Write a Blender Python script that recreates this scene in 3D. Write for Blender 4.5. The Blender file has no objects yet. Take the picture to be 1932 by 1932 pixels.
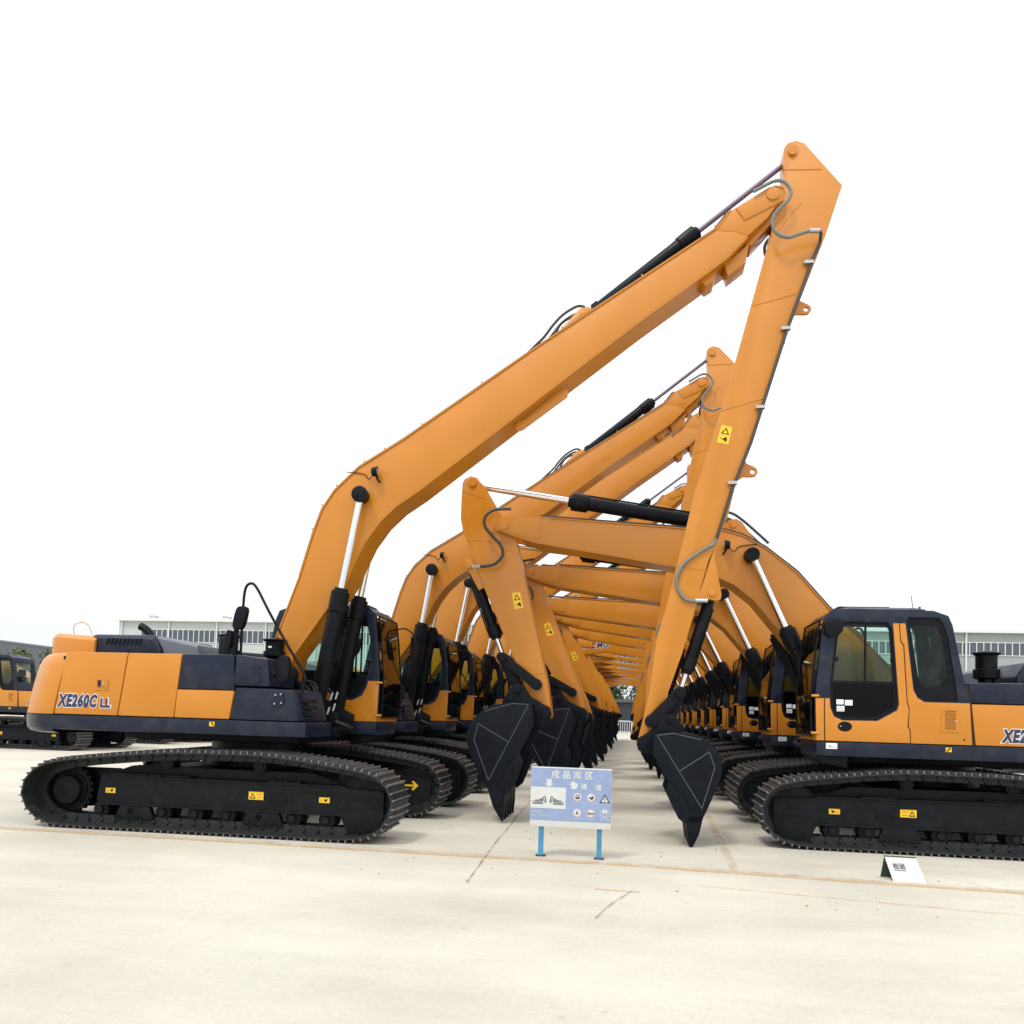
import bpy, bmesh, math, random
from mathutils import Vector, Matrix
from mathutils.geometry import tessellate_polygon
R_ = math.radians
random.seed(7)
SC = bpy.context.scene

# ------------------------------------------------------------------ camera
F = 1500.0; YAW = R_(8.5); ROLL = R_(1.7); PITCH = R_(2.5); EYE = 1.62
PCX, PCY = 967.65, 1282.88                      # principal point on a 1932 px square
cf = Vector((-math.sin(YAW)*math.cos(PITCH), math.cos(YAW)*math.cos(PITCH), math.sin(PITCH)))
cr = Vector((math.cos(YAW), math.sin(YAW), 0)); cu = cr.cross(cf)
r2 = math.cos(ROLL)*cr + math.sin(ROLL)*cu; u2 = -math.sin(ROLL)*cr + math.cos(ROLL)*cu
cam = bpy.data.cameras.new('camera'); camo = bpy.data.objects.new('camera', cam)
SC.collection.objects.link(camo); SC.camera = camo
cam.sensor_width = 36; cam.sensor_fit = 'HORIZONTAL'; cam.lens = F/1932*36
cam.shift_x = (966-PCX)/1932; cam.shift_y = (PCY-966)/1932
cam.clip_end = 3000; cam.clip_start = .05
m = Matrix.Identity(4)
for i in range(3):
    m[i][0] = r2[i]; m[i][1] = u2[i]; m[i][2] = -cf[i]
m[2][3] = EYE
camo.matrix_world = m

# ------------------------------------------------------------------ world, sun, exposure
SUN_EL, SUN_AZ = R_(58), R_(-28)                # azimuth from -Y (behind the camera) towards -X
W = bpy.data.worlds.new('World'); SC.world = W; W.use_nodes = True
nt = W.node_tree; nt.nodes.clear()
def nn(t, **k):
    n = nt.nodes.new(t)
    for a, b in k.items(): setattr(n, a, b)
    return n
out = nn('ShaderNodeOutputWorld'); add = nn('ShaderNodeAddShader')
sky = nn('ShaderNodeTexSky'); sky.sky_type = 'NISHITA'; sky.sun_disc = False
sky.sun_elevation = SUN_EL; sky.sun_rotation = R_(180)+SUN_AZ; sky.dust_density = 4; sky.air_density = 1
b1 = nn('ShaderNodeBackground'); b1.inputs[1].default_value = .05
b2 = nn('ShaderNodeBackground'); b2.inputs[1].default_value = .95
tc = nn('ShaderNodeTexCoord'); sx = nn('ShaderNodeSeparateXYZ'); rp = nn('ShaderNodeValToRGB')
rp.color_ramp.elements[0].position = 0.0; rp.color_ramp.elements[0].color = (.86, .88, .90, 1)
rp.color_ramp.elements[1].position = 1.0; rp.color_ramp.elements[1].color = (1.55, 1.57, 1.62, 1)
nt.links.new(tc.outputs['Generated'], sx.inputs[0]); nt.links.new(sx.outputs[2], rp.inputs[0])
nt.links.new(rp.outputs[0], b2.inputs[0]); nt.links.new(sky.outputs[0], b1.inputs[0])
nt.links.new(b1.outputs[0], add.inputs[0]); nt.links.new(b2.outputs[0], add.inputs[1])
nt.links.new(add.outputs[0], out.inputs[0])
sun = bpy.data.lights.new('sun', 'SUN'); sun.energy = 1.7; sun.angle = R_(10); sun.color = (1, .95, .88)
so = bpy.data.objects.new('sun', sun); SC.collection.objects.link(so)
sd = Vector((math.sin(SUN_AZ)*math.cos(SUN_EL), -math.cos(SUN_AZ)*math.cos(SUN_EL), math.sin(SUN_EL)))
so.rotation_euler = sd.to_track_quat('Z', 'Y').to_euler()
SC.view_settings.view_transform = 'Standard'; SC.view_settings.look = 'None'
SC.view_settings.exposure = 0.0; SC.view_settings.gamma = 1
SC.cycles.max_bounces = 6; SC.cycles.transparent_max_bounces = 12

# ------------------------------------------------------------------ materials
MATS = {}
def mat(name, col, rough=.5, metal=0., spec=.5, coat=0., var=0., vscale=3., bump=0., bscale=30., dust=0., emis=None):
    if name in MATS: return MATS[name]
    M = bpy.data.materials.new(name); M.use_nodes = True; t = M.node_tree; p = t.nodes['Principled BSDF']
    p.inputs['Base Color'].default_value = (*col, 1); p.inputs['Roughness'].default_value = rough
    p.inputs['Metallic'].default_value = metal; p.inputs['Specular IOR Level'].default_value = spec
    p.inputs['Coat Weight'].default_value = coat; p.inputs['Coat Roughness'].default_value = .12
    L = t.links.new
    if var or dust:
        tcn = t.nodes.new('ShaderNodeTexCoord'); nz = t.nodes.new('ShaderNodeTexNoise')
        nz.inputs['Scale'].default_value = vscale; nz.inputs['Detail'].default_value = 7; nz.inputs['Roughness'].default_value = .62
        L(tcn.outputs['Object'], nz.inputs['Vector'])
        mr = t.nodes.new('ShaderNodeMapRange'); L(nz.outputs[0], mr.inputs[0])
        mr.inputs[1].default_value = .3; mr.inputs[2].default_value = .7
        mr.inputs[3].default_value = 1-var; mr.inputs[4].default_value = 1+var
        hs = t.nodes.new('ShaderNodeHueSaturation'); hs.inputs['Color'].default_value = (*col, 1)
        L(mr.outputs[0], hs.inputs['Value']); last = hs.outputs[0]
        if dust:
            n2 = t.nodes.new('ShaderNodeTexNoise'); n2.inputs['Scale'].default_value = vscale*2.3; n2.inputs['Detail'].default_value = 9
            L(tcn.outputs['Object'], n2.inputs['Vector'])
            m2 = t.nodes.new('ShaderNodeMapRange'); L(n2.outputs[0], m2.inputs[0])
            m2.inputs[1].default_value = .45; m2.inputs[2].default_value = .8; m2.inputs[4].default_value = dust
            mx = t.nodes.new('ShaderNodeMixRGB'); L(m2.outputs[0], mx.inputs[0]); L(last, mx.inputs[1])
            mx.inputs[2].default_value = (.30, .27, .22, 1); last = mx.outputs[0]
        L(last, p.inputs['Base Color'])
        r = t.nodes.new('ShaderNodeMapRange'); L(nz.outputs[0], r.inputs[0])
        r.inputs[1].default_value = .3; r.inputs[2].default_value = .7
        r.inputs[3].default_value = max(.05, rough-.08); r.inputs[4].default_value = min(1, rough+.12)
        L(r.outputs[0], p.inputs['Roughness'])
    if bump:
        tcn = t.nodes.new('ShaderNodeTexCoord'); nz = t.nodes.new('ShaderNodeTexNoise'); nz.inputs['Scale'].default_value = bscale
        nz.inputs['Detail'].default_value = 4
        L(tcn.outputs['Object'], nz.inputs['Vector']); b = t.nodes.new('ShaderNodeBump'); b.inputs['Strength'].default_value = bump
        b.inputs['Distance'].default_value = .02; L(nz.outputs[0], b.inputs['Height']); L(b.outputs[0], p.inputs['Normal'])
    MATS[name] = M; return M
def emat(name, col, s):
    M = mat(name, col); p = M.node_tree.nodes['Principled BSDF']; return M
ORG = mat('orange_paint', (.53, .198, .010), .34, spec=.5, coat=.18, var=.05, vscale=1.7, bump=.05, bscale=5)
NAVY = mat('navy_grey_paint', (.0068, .0118, .028), .32, spec=.28, coat=.03, var=.18, vscale=2.5, dust=.06)
BLK = mat('black_paint', (.0035, .0045, .0075), .42, spec=.16, var=.25, vscale=3, dust=.015)
BKT = mat('bucket_paint', (.003, .005, .0095), .42, spec=.15, var=.3, vscale=3, dust=.012)
RUB = mat('rubber', (.005, .005, .006), .6, spec=.3)
WELD = mat('weld_seam', (.06, .07, .085), .45)
GAP = mat('panel_gap', (.02, .008, .002), .8)
SHOE = mat('track_shoe_steel', (.022, .025, .026), .5, metal=.1, spec=.3, var=.35, vscale=9, dust=.06)
GRS = mat('grouser_steel', (.17, .165, .165), .42, metal=.4, var=.35, vscale=12, dust=.12)
FRM = mat('track_frame_paint', (.0055, .0075, .0095), .5, spec=.17, var=.3, vscale=3, dust=.03)
CHR = mat('chrome', (.82, .83, .85), .14, metal=1)
STL = mat('plain_steel', (.45, .45, .44), .35, metal=.8)
HOSE = mat('hose_rubber', (.035, .038, .036), .5)
HOSG = mat('hose_sheath_grey', (.16, .18, .16), .6)
YEL = mat('warning_yellow', (.85, .52, .02), .45)
WHT = mat('white_vinyl', (.78, .79, .80), .45)
BLU = mat('letter_blue', (.022, .026, .085), .4)
SEAT = mat('seat_fabric', (.02, .02, .022), .8)
DGL = None
def glass(name, tint, gloss_col=(.9, .95, 1), ior=1.28):
    M = bpy.data.materials.new(name); M.use_nodes = True; t = M.node_tree; t.nodes.clear()
    o = t.nodes.new('ShaderNodeOutputMaterial'); tr = t.nodes.new('ShaderNodeBsdfTransparent'); gl = t.nodes.new('ShaderNodeBsdfGlossy')
    tr.inputs[0].default_value = (*tint, 1); gl.inputs[0].default_value = (*gloss_col, 1); gl.inputs[1].default_value = .03
    fr = t.nodes.new('ShaderNodeFresnel'); fr.inputs[0].default_value = ior
    mx = t.nodes.new('ShaderNodeMixShader'); t.links.new(fr.outputs[0], mx.inputs[0]); t.links.new(tr.outputs[0], mx.inputs[1]); t.links.new(gl.outputs[0], mx.inputs[2])
    t.links.new(mx.outputs[0], o.inputs[0]); MATS[name] = M; return M
GLS = glass('tinted_glass', (.86, .95, .92))
SCRN = glass('screen_glass', (.10, .12, .10), (.80, .85, .75), 1.75)
GLD = glass('dark_glass', (.05, .06, .07))

# ------------------------------------------------------------------ mesh builder
class MB:
    def __init__(s): s.v = []; s.f = []; s.m = []
    def add(s, vs, fs, mi=0):
        o = len(s.v); s.v += [tuple(v) for v in vs]; s.f += [tuple(i+o for i in f) for f in fs]; s.m += [mi]*len(fs); return s
    def box(s, x0, x1, y0, y1, z0, z1, mi=0):
        if x0 > x1: x0, x1 = x1, x0
        if y0 > y1: y0, y1 = y1, y0
        if z0 > z1: z0, z1 = z1, z0
        v = [(x0,y0,z0),(x1,y0,z0),(x1,y1,z0),(x0,y1,z0),(x0,y0,z1),(x1,y0,z1),(x1,y1,z1),(x0,y1,z1)]
        return s.add(v, [(0,3,2,1),(4,5,6,7),(0,1,5,4),(1,2,6,5),(2,3,7,6),(3,0,4,7)], mi)
    def hexa(s, v, mi=0):
        return s.add(v, [(0,3,2,1),(4,5,6,7),(0,1,5,4),(1,2,6,5),(2,3,7,6),(3,0,4,7)], mi)
    def prism(s, pts, y0, y1, mi=0):            # pts: (x, z) outline, extruded along y
        n = len(pts); a = sum(pts[i][0]*pts[(i+1)%n][1]-pts[(i+1)%n][0]*pts[i][1] for i in range(n))
        if a < 0: pts = pts[::-1]
        if y0 > y1: y0, y1 = y1, y0
        v = [(x, y0, z) for x, z in pts]+[(x, y1, z) for x, z in pts]
        f = [tuple(range(n)), tuple(range(2*n-1, n-1, -1))]+[((i+1)%n, i, n+i, n+(i+1)%n) for i in range(n)]
        return s.add(v, f, mi)
    def prismz(s, pts, z0, z1, mi=0):
        n = len(pts); a = sum(pts[i][0]*pts[(i+1)%n][1]-pts[(i+1)%n][0]*pts[i][1] for i in range(n))
        if a < 0: pts = pts[::-1]
        v = [(x, y, z0) for x, y in pts]+[(x, y, z1) for x, y in pts]
        f = [tuple(range(n-1, -1, -1)), tuple(range(n, 2*n))]+[(i, (i+1)%n, n+(i+1)%n, n+i) for i in range(n)]
        return s.add(v, f, mi)
    def loft(s, rings, mi=0, closed=True):
        n = len(rings[0]); v = [p for r in rings for p in r]; f = []
        for k in range(len(rings)-1):
            for i in range(n):
                j = (i+1) % n
                f.append((k*n+i, k*n+j, (k+1)*n+j, (k+1)*n+i))
        f.append(tuple(range(n-1, -1, -1))); f.append(tuple(range((len(rings)-1)*n, len(rings)*n)))
        return s.add(v, f, mi)
    def holed(s, outer, holes, y0, y1, mi=0):   # plate in xz with holes
        loops = [outer]+holes; flat = [p for l in loops for p in l]
        tri = tessellate_polygon([[Vector((x, z, 0)) for x, z in l] for l in loops])
        N = len(flat); v = [(x, y0, z) for x, z in flat]+[(x, y1, z) for x, z in flat]; f = []
        for t in tri: f.append(tuple(t)); f.append(tuple(i+N for i in reversed(t)))
        o = 0
        for l in loops:
            n = len(l)
            for i in range(n): f.append((o+i, o+(i+1)%n, N+o+(i+1)%n, N+o+i))
            o += n
        return s.add(v, f, mi)
    def tube(s, pts, r, n=8, mi=0, cap=True):
        pts = [Vector(p) for p in pts]; K = len(pts); rings = []; up = None
        for i, p in enumerate(pts):
            t = (pts[min(i+1, K-1)]-pts[max(i-1, 0)]).normalized()
            if up is None:
                up = Vector((0, 1, 0)) if abs(t.y) < .9 else Vector((0, 0, 1))
            a = t.cross(up).normalized(); b = a.cross(t).normalized(); up = b
            rr = r[i] if isinstance(r, (list, tuple)) else r
            rings.append([p+(a*math.cos(q)+b*math.sin(q))*rr for q in [2*math.pi*k/n for k in range(n)]])
        v = [p for q in rings for p in q]; f = []
        for k in range(K-1):
            for i in range(n):
                j = (i+1) % n; f.append((k*n+i, (k+1)*n+i, (k+1)*n+j, k*n+j))
        if cap: f.append(tuple(range(n))); f.append(tuple(range(K*n-1, (K-1)*n-1, -1)))
        return s.add(v, f, mi)
    def cyl(s, p0, p1, r0, r1=None, n=20, mi=0):
        return s.tube([p0, p1], [r0, r0 if r1 is None else r1], n, mi)
    def prof(s, axp, axd, prof, n=24, mi=0):    # lathe-like: list of (t along axis, radius)
        a = Vector(axp); d = Vector(axd).normalized(); ps = []; rs = []
        up = Vector((0, 1, 0)) if abs(d.y) < .9 else Vector((0, 0, 1)); A = d.cross(up).normalized(); B = A.cross(d)
        v = []; f = []
        for t, r in prof:
            for k in range(n):
                q = 2*math.pi*k/n; v.append(a+d*t+(A*math.cos(q)+B*math.sin(q))*r)
        K = len(prof)
        for k in range(K-1):
            for i in range(n):
                j = (i+1) % n; f.append((k*n+i, (k+1)*n+i, (k+1)*n+j, k*n+j))
        f.append(tuple(range(n))); f.append(tuple(range(K*n-1, (K-1)*n-1, -1)))
        return s.add(v, f, mi)
    def build(s, name, mats, parent=None, bevel=0., angle=35, loc=None):
        if not isinstance(mats, (list, tuple)): mats = [mats]
        me = bpy.data.meshes.new(name); me.from_pydata([tuple(v) for v in s.v], [], s.f)
        for k in mats: me.materials.append(k)
        me.polygons.foreach_set('material_index', s.m); me.update()
        bm = bmesh.new(); bm.from_mesh(me)
        bmesh.ops.recalc_face_normals(bm, faces=bm.faces[:])
        if bevel:
            es = [e for e in bm.edges if len(e.link_faces) == 2 and e.calc_face_angle(0) > R_(28)]
            bmesh.ops.bevel(bm, geom=es, offset=bevel, segments=2, affect='EDGES', profile=.6, clamp_overlap=True)
        bm.to_mesh(me); bm.free()
        me.polygons.foreach_set('use_smooth', [True]*len(me.polygons))
        me.set_sharp_from_angle(angle=R_(angle))
        o = bpy.data.objects.new(name, me); SC.collection.objects.link(o)
        if parent: o.parent = parent
        if loc: o.location = loc
        return o
def spline(pts, n=6, closed=False):
    P = [Vector(p) for p in pts]; K = len(P); out = []
    rng = range(K) if closed else range(K-1)
    for i in rng:
        g = lambda j: P[j % K] if closed else P[max(0, min(K-1, j))]
        a, b, c, d = g(i-1), g(i), g(i+1), g(i+2)
        for k in range(n):
            t = k/n
            out.append(.5*((2*b)+(-a+c)*t+(2*a-5*b+4*c-d)*t*t+(-a+3*b-3*c+d)*t**3))
    if not closed: out.append(P[-1])
    return out
def tag(o, label=None, cat=None, group=None, kind=None):
    if label: o['label'] = label
    if cat: o['category'] = cat
    if group: o['group'] = group
    if kind: o['kind'] = kind
    return o
def empty(name, loc=(0, 0, 0), rz=0):
    o = bpy.data.objects.new(name, None); SC.collection.objects.link(o); o.location = loc; o.rotation_euler = (0, 0, rz)
    o.empty_display_size = .3; return o
_tc = {}
def text_geo(s, size, off=0., shear=0., bold=0., sx=1., spacing=1.):
    key = (s, size, off, shear, sx, spacing)
    if key in _tc: return _tc[key]
    c = bpy.data.curves.new('t', 'FONT'); c.body = s; c.size = size; c.offset = off; c.shear = shear; c.space_character = spacing
    c.resolution_u = 3; o = bpy.data.objects.new('t', c); SC.collection.objects.link(o)
    bpy.context.view_layer.update()
    me = bpy.data.meshes.new_from_object(o.evaluated_get(bpy.context.evaluated_depsgraph_get()))
    r = ([(v.co.x*sx, v.co.y) for v in me.vertices], [tuple(p.vertices) for p in me.polygons])
    bpy.data.objects.remove(o); bpy.data.curves.remove(c); bpy.data.meshes.remove(me)
    _tc[key] = r; return r
def add_text(mb, s, size, fn, mi=0, **k):       # fn maps (tx, ty) -> 3-D point
    v, f = text_geo(s, size, **k); mb.add([fn(x, y) for x, y in v], f, mi)

# ================================================================== SETTING: ground
def concrete():
    M = bpy.data.materials.new('concrete_yard'); M.use_nodes = True; t = M.node_tree; L = t.links.new
    p = t.nodes['Principled BSDF']; g = t.nodes.new('ShaderNodeNewGeometry')
    def noise(sc, det=6, ro=.6, vec=None):
        n = t.nodes.new('ShaderNodeTexNoise'); n.inputs['Scale'].default_value = sc; n.inputs['Detail'].default_value = det
        n.inputs['Roughness'].default_value = ro; L(vec or g.outputs['Position'], n.inputs['Vector']); return n.outputs[0]
    def mr(i, a, b, c, d):
        n = t.nodes.new('ShaderNodeMapRange'); L(i, n.inputs[0])
        for k, v in zip((1, 2, 3, 4), (a, b, c, d)): n.inputs[k].default_value = v
        return n.outputs[0]
    def mul(a, b):
        n = t.nodes.new('ShaderNodeMath'); n.operation = 'MULTIPLY'; L(a, n.inputs[0])
        if isinstance(b, float): n.inputs[1].default_value = b
        else: L(b, n.inputs[1])
        return n.outputs[0]
    st = t.nodes.new('ShaderNodeMapping'); st.inputs['Scale'].default_value = (.35, 1.6, 1); L(g.outputs['Position'], st.inputs[0])
    big = mr(noise(.35, 5), .3, .7, .86, 1.12); strk = mr(noise(.8, 8, .65, st.outputs[0]), .3, .72, .90, 1.08)
    fine = mr(noise(22, 8, .7), .25, .75, .90, 1.08); vf = mr(noise(130, 3, .7), .3, .7, .90, 1.07)
    spots = mr(noise(7, 10, .75), .60, .70, 1., .72)
    val = mul(mul(mul(mul(big, strk), fine), vf), spots)
    # slab joints, every 4.5 m along y and 6 m along x, offset to pass the painted line
    sp = t.nodes.new('ShaderNodeSeparateXYZ'); L(g.outputs['Position'], sp.inputs[0])
    def joint(o, per, off, w):
        a = t.nodes.new('ShaderNodeMath'); a.operation = 'ADD'; L(o, a.inputs[0]); a.inputs[1].default_value = off
        wn = t.nodes.new('ShaderNodeMath'); wn.operation = 'ADD'; L(a.outputs[0], wn.inputs[0]); L(mr(noise(1.3, 6), 0, 1, -.03, .03), wn.inputs[1])
        b = t.nodes.new('ShaderNodeMath'); b.operation = 'PINGPONG'; L(wn.outputs[0], b.inputs[0]); b.inputs[1].default_value = per/2
        return mr(b.outputs[0], w, w*2.2, .55, 1.)
    br = mr(noise(1.1, 4), .42, .58, 0, 1)
    def fade(j):
        n = t.nodes.new('ShaderNodeMixRGB'); L(br, n.inputs[0]); L(j, n.inputs[1]); n.inputs[2].default_value = (1, 1, 1, 1); return n.outputs[0]
    cr_ = t.nodes.new('ShaderNodeMixRGB'); cr_.blend_type = 'MIX'
    L(mr(noise(.5, 6), .35, .65, 0, 1), cr_.inputs[0])
    cr_.inputs[1].default_value = (.525, .495, .405, 1); cr_.inputs[2].default_value = (.545, .53, .45, 1)
    vm = t.nodes.new('ShaderNodeHueSaturation'); L(cr_.outputs[0], vm.inputs['Color']); L(val, vm.inputs['Value'])
    L(vm.outputs[0], p.inputs['Base Color']); p.inputs['Roughness'].default_value = .8; p.inputs['Specular IOR Level'].default_value = .3
    bp_ = t.nodes.new('ShaderNodeBump'); bp_.inputs['Strength'].default_value = .25; bp_.inputs['Distance'].default_value = .01
    L(noise(35, 8, .7), bp_.inputs['Height']); L(bp_.outputs[0], p.inputs['Normal'])
    return M
g = MB().add([(-700, -60, 0), (700, -60, 0), (700, 900, 0), (-700, 900, 0)], [(0, 1, 2, 3)]).build('ground', concrete())
tag(g, kind='structure')
def worn(name, col, thr=.5, sc=9):
    M = bpy.data.materials.new(name); M.use_nodes = True; t = M.node_tree; p = t.nodes['Principled BSDF']
    p.inputs['Base Color'].default_value = (*col, 1); p.inputs['Roughness'].default_value = .8
    gg = t.nodes.new('ShaderNodeNewGeometry'); n = t.nodes.new('ShaderNodeTexNoise'); n.inputs['Scale'].default_value = sc; n.inputs['Detail'].default_value = 9
    n.inputs['Roughness'].default_value = .7
    t.links.new(gg.outputs['Position'], n.inputs['Vector']); r = t.nodes.new('ShaderNodeMapRange'); t.links.new(n.outputs[0], r.inputs[0])
    r.inputs[1].default_value = thr-.22; r.inputs[2].default_value = thr+.26; t.links.new(r.outputs[0], p.inputs['Alpha']); return M
def strip(name, pts, w, z, M, kind='structure', jitter=0.):
    vs = []; fs = []; P = [Vector((x, y, 0)) for x, y in pts]; Q = []
    for a, b in zip(P[:-1], P[1:]):
        n = max(2, int((b-a).length/.25))
        Q += [a.lerp(b, k/n) for k in range(n)]
    Q.append(P[-1])
    for i, q in enumerate(Q):
        t = (Q[min(i+1, len(Q)-1)]-Q[max(0, i-1)]).normalized(); n = Vector((-t.y, t.x, 0)); j = random.uniform(-jitter, jitter)
        ww = w*(1+random.uniform(-.5, .5)*(jitter > 0)); vs += [q+n*(ww/2+j)+Vector((0, 0, z)), q+n*(-ww/2+j)+Vector((0, 0, z))]
    fs = [(2*i, 2*i+1, 2*i+3, 2*i+2) for i in range(len(Q)-1)]
    o = MB().add(vs, fs).build(name, M); tag(o, kind=kind); return o
YL = worn('worn_yellow_line', (.60, .40, .19), .50, 3)
YL2 = worn('faint_yellow_line', (.58, .42, .25), .62, 3)
CRK = worn('joint_crack', (.15, .135, .105), .56, 6)
strip('painted_line', [(-14, 9.15), (-2.8, 8.96), (0, 8.93), (2.5, 8.73), (14, 7.9)], .13, .004, YL)
strip('painted_line', [(1.42, 16.5), (1.28, 12.5), (1.16, 8.97)], .10, .0045, YL2)
strip('painted_line', [(-.30, 7.62), (.12, 7.59)], .05, .004, YL)
strip('painted_line', [(.7, 8.05), (2.2, 7.8), (5.0, 7.35)], .06, .004, YL2)
strip('joint_crack', [(-14, 9.26), (-2.8, 9.08), (0, 9.03), (2.5, 8.83), (9, 8.4)], .022, .008, CRK, jitter=.010)
strip('joint_crack', [(-1.9, 16.8), (-1.72, 11.8), (-1.6, 9.0), (-1.52, 7.55)], .022, .008, CRK, jitter=.010)
for yj in (13.6, 18.2, 22.8, 27.4, 32, 41, 50): strip('joint_crack', [(-2.5, yj+.1), (.2, yj), (2.6, yj-.05)], .02, .006, CRK, jitter=.006)
strip('joint_crack', [(-.25, 6.5), (-.08, 7.2), (.04, 7.62)], .022, .008, CRK, jitter=.012)
strip('joint_crack', [(2.9, 10.2), (3.6, 8.9), (4.4, 7.6)], .014, .008, worn('fine_crack', (.10, .12, .10), .54, 6), jitter=.010)

# ================================================================== EXCAVATOR
FOOT = (.62, 1.95)                              # boom foot pin in body frame (x, z)
def mirx(y, side): return y*side                # side +1 = left of the machine
def build_track(root, side):
    y0, y1 = .88*side, 1.60*side; yc = 1.17*side
    key = [(-1.9, .045), (-1.0, .045), (0, .045), (1.0, .045), (1.85, .045), (2.24, .12), (2.44, .32), (2.475, .55), (2.33, .78), (2.05, .87), (1.6, .935),
           (.84, 1.015), (.14, 1.02), (-.6, 1.0), (-1.45, .92), (-2.05, .84), (-2.36, .70), (-2.48, .45), (-2.36, .20), (-2.15, .085)]
    P = spline([(x, 0, z) for x, z in key], 10, True); n = len(P)
    Ls = [(P[(i+1) % n]-P[i]).length for i in range(n)]; T = sum(Ls); N = 58
    def at(s):
        s %= T; i = 0
        while s > Ls[i]: s -= Ls[i]; i += 1
        return P[i].lerp(P[(i+1) % n], s/Ls[i])
    b = MB(); pitch = T/N
    for k in range(N):
        a = at(k*pitch); c = at((k+1)*pitch); t = (c-a).normalized(); nv = Vector((t.z, 0, -t.x)); mid = (a+c)/2
        def bx(l0, l1, ya, yb, h0, h1, mi=0, tw=0):
            if ya > yb: ya, yb = yb, ya
            v = []
            for h, d in ((h0, 0), (h1, tw)):
                for l, y in ((l0+d, ya), (l1-d, ya), (l1-d, yb), (l0+d, yb)):
                    p = mid+t*l+nv*h; v.append((p.x, y, p.z))
            b.hexa(v, mi)
        hp = pitch/2
        bx(-hp-.008, hp-.012, y0, y1, -.010, .010)
        bx(-hp+.0, -hp+.022, y0, y1, .010, .046, 1, .005)
        bx(-.004, .018, y0, y1, .010, .044, 1, .005)
        bx(-hp+.01, hp-.01, yc-.13, yc-.08, -.105, -.010); bx(-hp+.01, hp-.01, yc+.08, yc+.13, -.105, -.010)
        p = mid-t*hp-nv*.055; b.cyl((p.x, yc-.15, p.z), (p.x, yc+.15, p.z), .024, n=6)
        for yy in (-.24, .20):                   # bolt heads
            bx(-.065, -.03, yc+yy, yc+yy+.04, .010, .020)
    tr = b.build('crawler_track', [SHOE, GRS], root, angle=30)
    # side frame
    f = MB(); yo = side
    fo = [(-1.60, .34), (-1.55, .66), (-1.5, .69), (1.74, .665), (1.80, .64), (1.80, .31), (1.74, .30), (-1.5, .30)]
    f.prism(fo, 1.02*yo, 1.46*yo)
    f.prism([(-1.5, .69), (-1.2, .80), (1.3, .80), (1.74, .665)], 1.02*yo, 1.28*yo)
    f.prism([(-1.42, .69), (-1.38, .705), (-.3, .705), (-.28, .69)], 1.28*yo, 1.475*yo)
    f.prism([(.75, .655), (.78, .69), (1.2, .69), (1.22, .655)], 1.3*yo, 1.475*yo)
    f.box(-1.58, 1.8, 1.46*yo, 1.485*yo, .29, .315); f.box(-1.45, 1.74, 1.46*yo, 1.485*yo, .645, .67)
    f.prism([(1.74, .67), (1.82, .64), (2.28, .62), (2.30, .59), (2.30, .33), (2.24, .10), (1.84, .09), (1.74, .30)], 1.06*yo, 1.475*yo)
    f.box(1.78, 2.29, 1.475*yo, 1.487*yo, .40, .41); f.box(1.88, 2.12, 1.475*yo, 1.486*yo, .485, .515, 1)
    f.box(.78, 1.04, 1.46*yo, 1.468*yo, .40, .54, 1)
    for x in (-1.05, .72): f.prism([(x-.2, .30), (x-.27, .13), (x-.22, .115), (x+.22, .115), (x+.27, .13), (x+.2, .30)], 1.36*yo, 1.47*yo)
    for x in (-.9, -.7, .86, 1.02): f.cyl((x, 1.475*yo, .69), (x, 1.50*yo, .69), .018, n=8)
    f.prism([(-1.5, .30), (-1.62, .24), (-2.16, .20), (-2.30, .36), (-2.30, .58), (-2.16, .74), (-1.5, .74)], .96*yo, 1.03*yo)
    f.build('track_frame', [FRM, BLK], tr, bevel=.008)
    sp = MB(); z = .455; x = -2.06
    sp.prof((x, 1.18*yo, z), (0, yo, 0), [(0, .24), (.05, .28), (.10, .28), (.105, .24)])
    for k in range(21):
        a = 2*math.pi*k/21; cx, cz = x+.29*math.cos(a), z+.29*math.sin(a); sp.cyl((cx, 1.20*yo, cz), (cx, 1.27*yo, cz), .028, n=6)
    sp.prof((x, 1.25*yo, z), (0, yo, 0), [(0, .235), (.06, .235), (.07, .195), (.16, .19), (.175, .18), (.18, .05), (.19, .04)])
    for k in range(24):
        a = 2*math.pi*k/24; cx, cz = x+.214*math.cos(a), z+.214*math.sin(a); sp.cyl((cx, 1.32*yo, cz), (cx, 1.35*yo, cz), .014, n=6)
    sp.build('sprocket', FRM, tr)
    idl = MB(); idl.prof((2.05, 1.10*yo, .455), (0, yo, 0), [(0, .30), (.02, .355), (.06, .355), (.07, .33), (.21, .33), (.22, .355), (.26, .355), (.28, .30)])
    idl.build('idler', FRM, tr)
    rr = None
    for k in range(8):
        x = -1.55+k*.443
        if rr is None:
            rr = MB().prof((0, 1.05*yo, 0), (0, yo, 0), [(0, .06), (.0, .105), (.10, .11), (.11, .085), (.27, .085), (.28, .11), (.36, .105), (.37, .05), (.42, .045)], n=16).build('track_roller', FRM, tr)
            rr.location = (x, 0, .225)
        else:
            q = rr.copy(); SC.collection.objects.link(q); q.location = (x, 0, .225)
    c0 = MB().prof((0, 1.1*yo, 0), (0, yo, 0), [(0, .07), (.22, .07), (.225, .085), (.27, .085), (.28, .06), (.30, .055)], n=14)
    c0.box(-.05, .05, 1.05*yo, 1.15*yo, -.13, 0)
    for k, x in enumerate((-.66, .62)):
        q = c0.build('carrier_roller', FRM, tr) if k == 0 else q.copy()
        if k: SC.collection.objects.link(q)
        q.location = (x, 0, .865)
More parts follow.
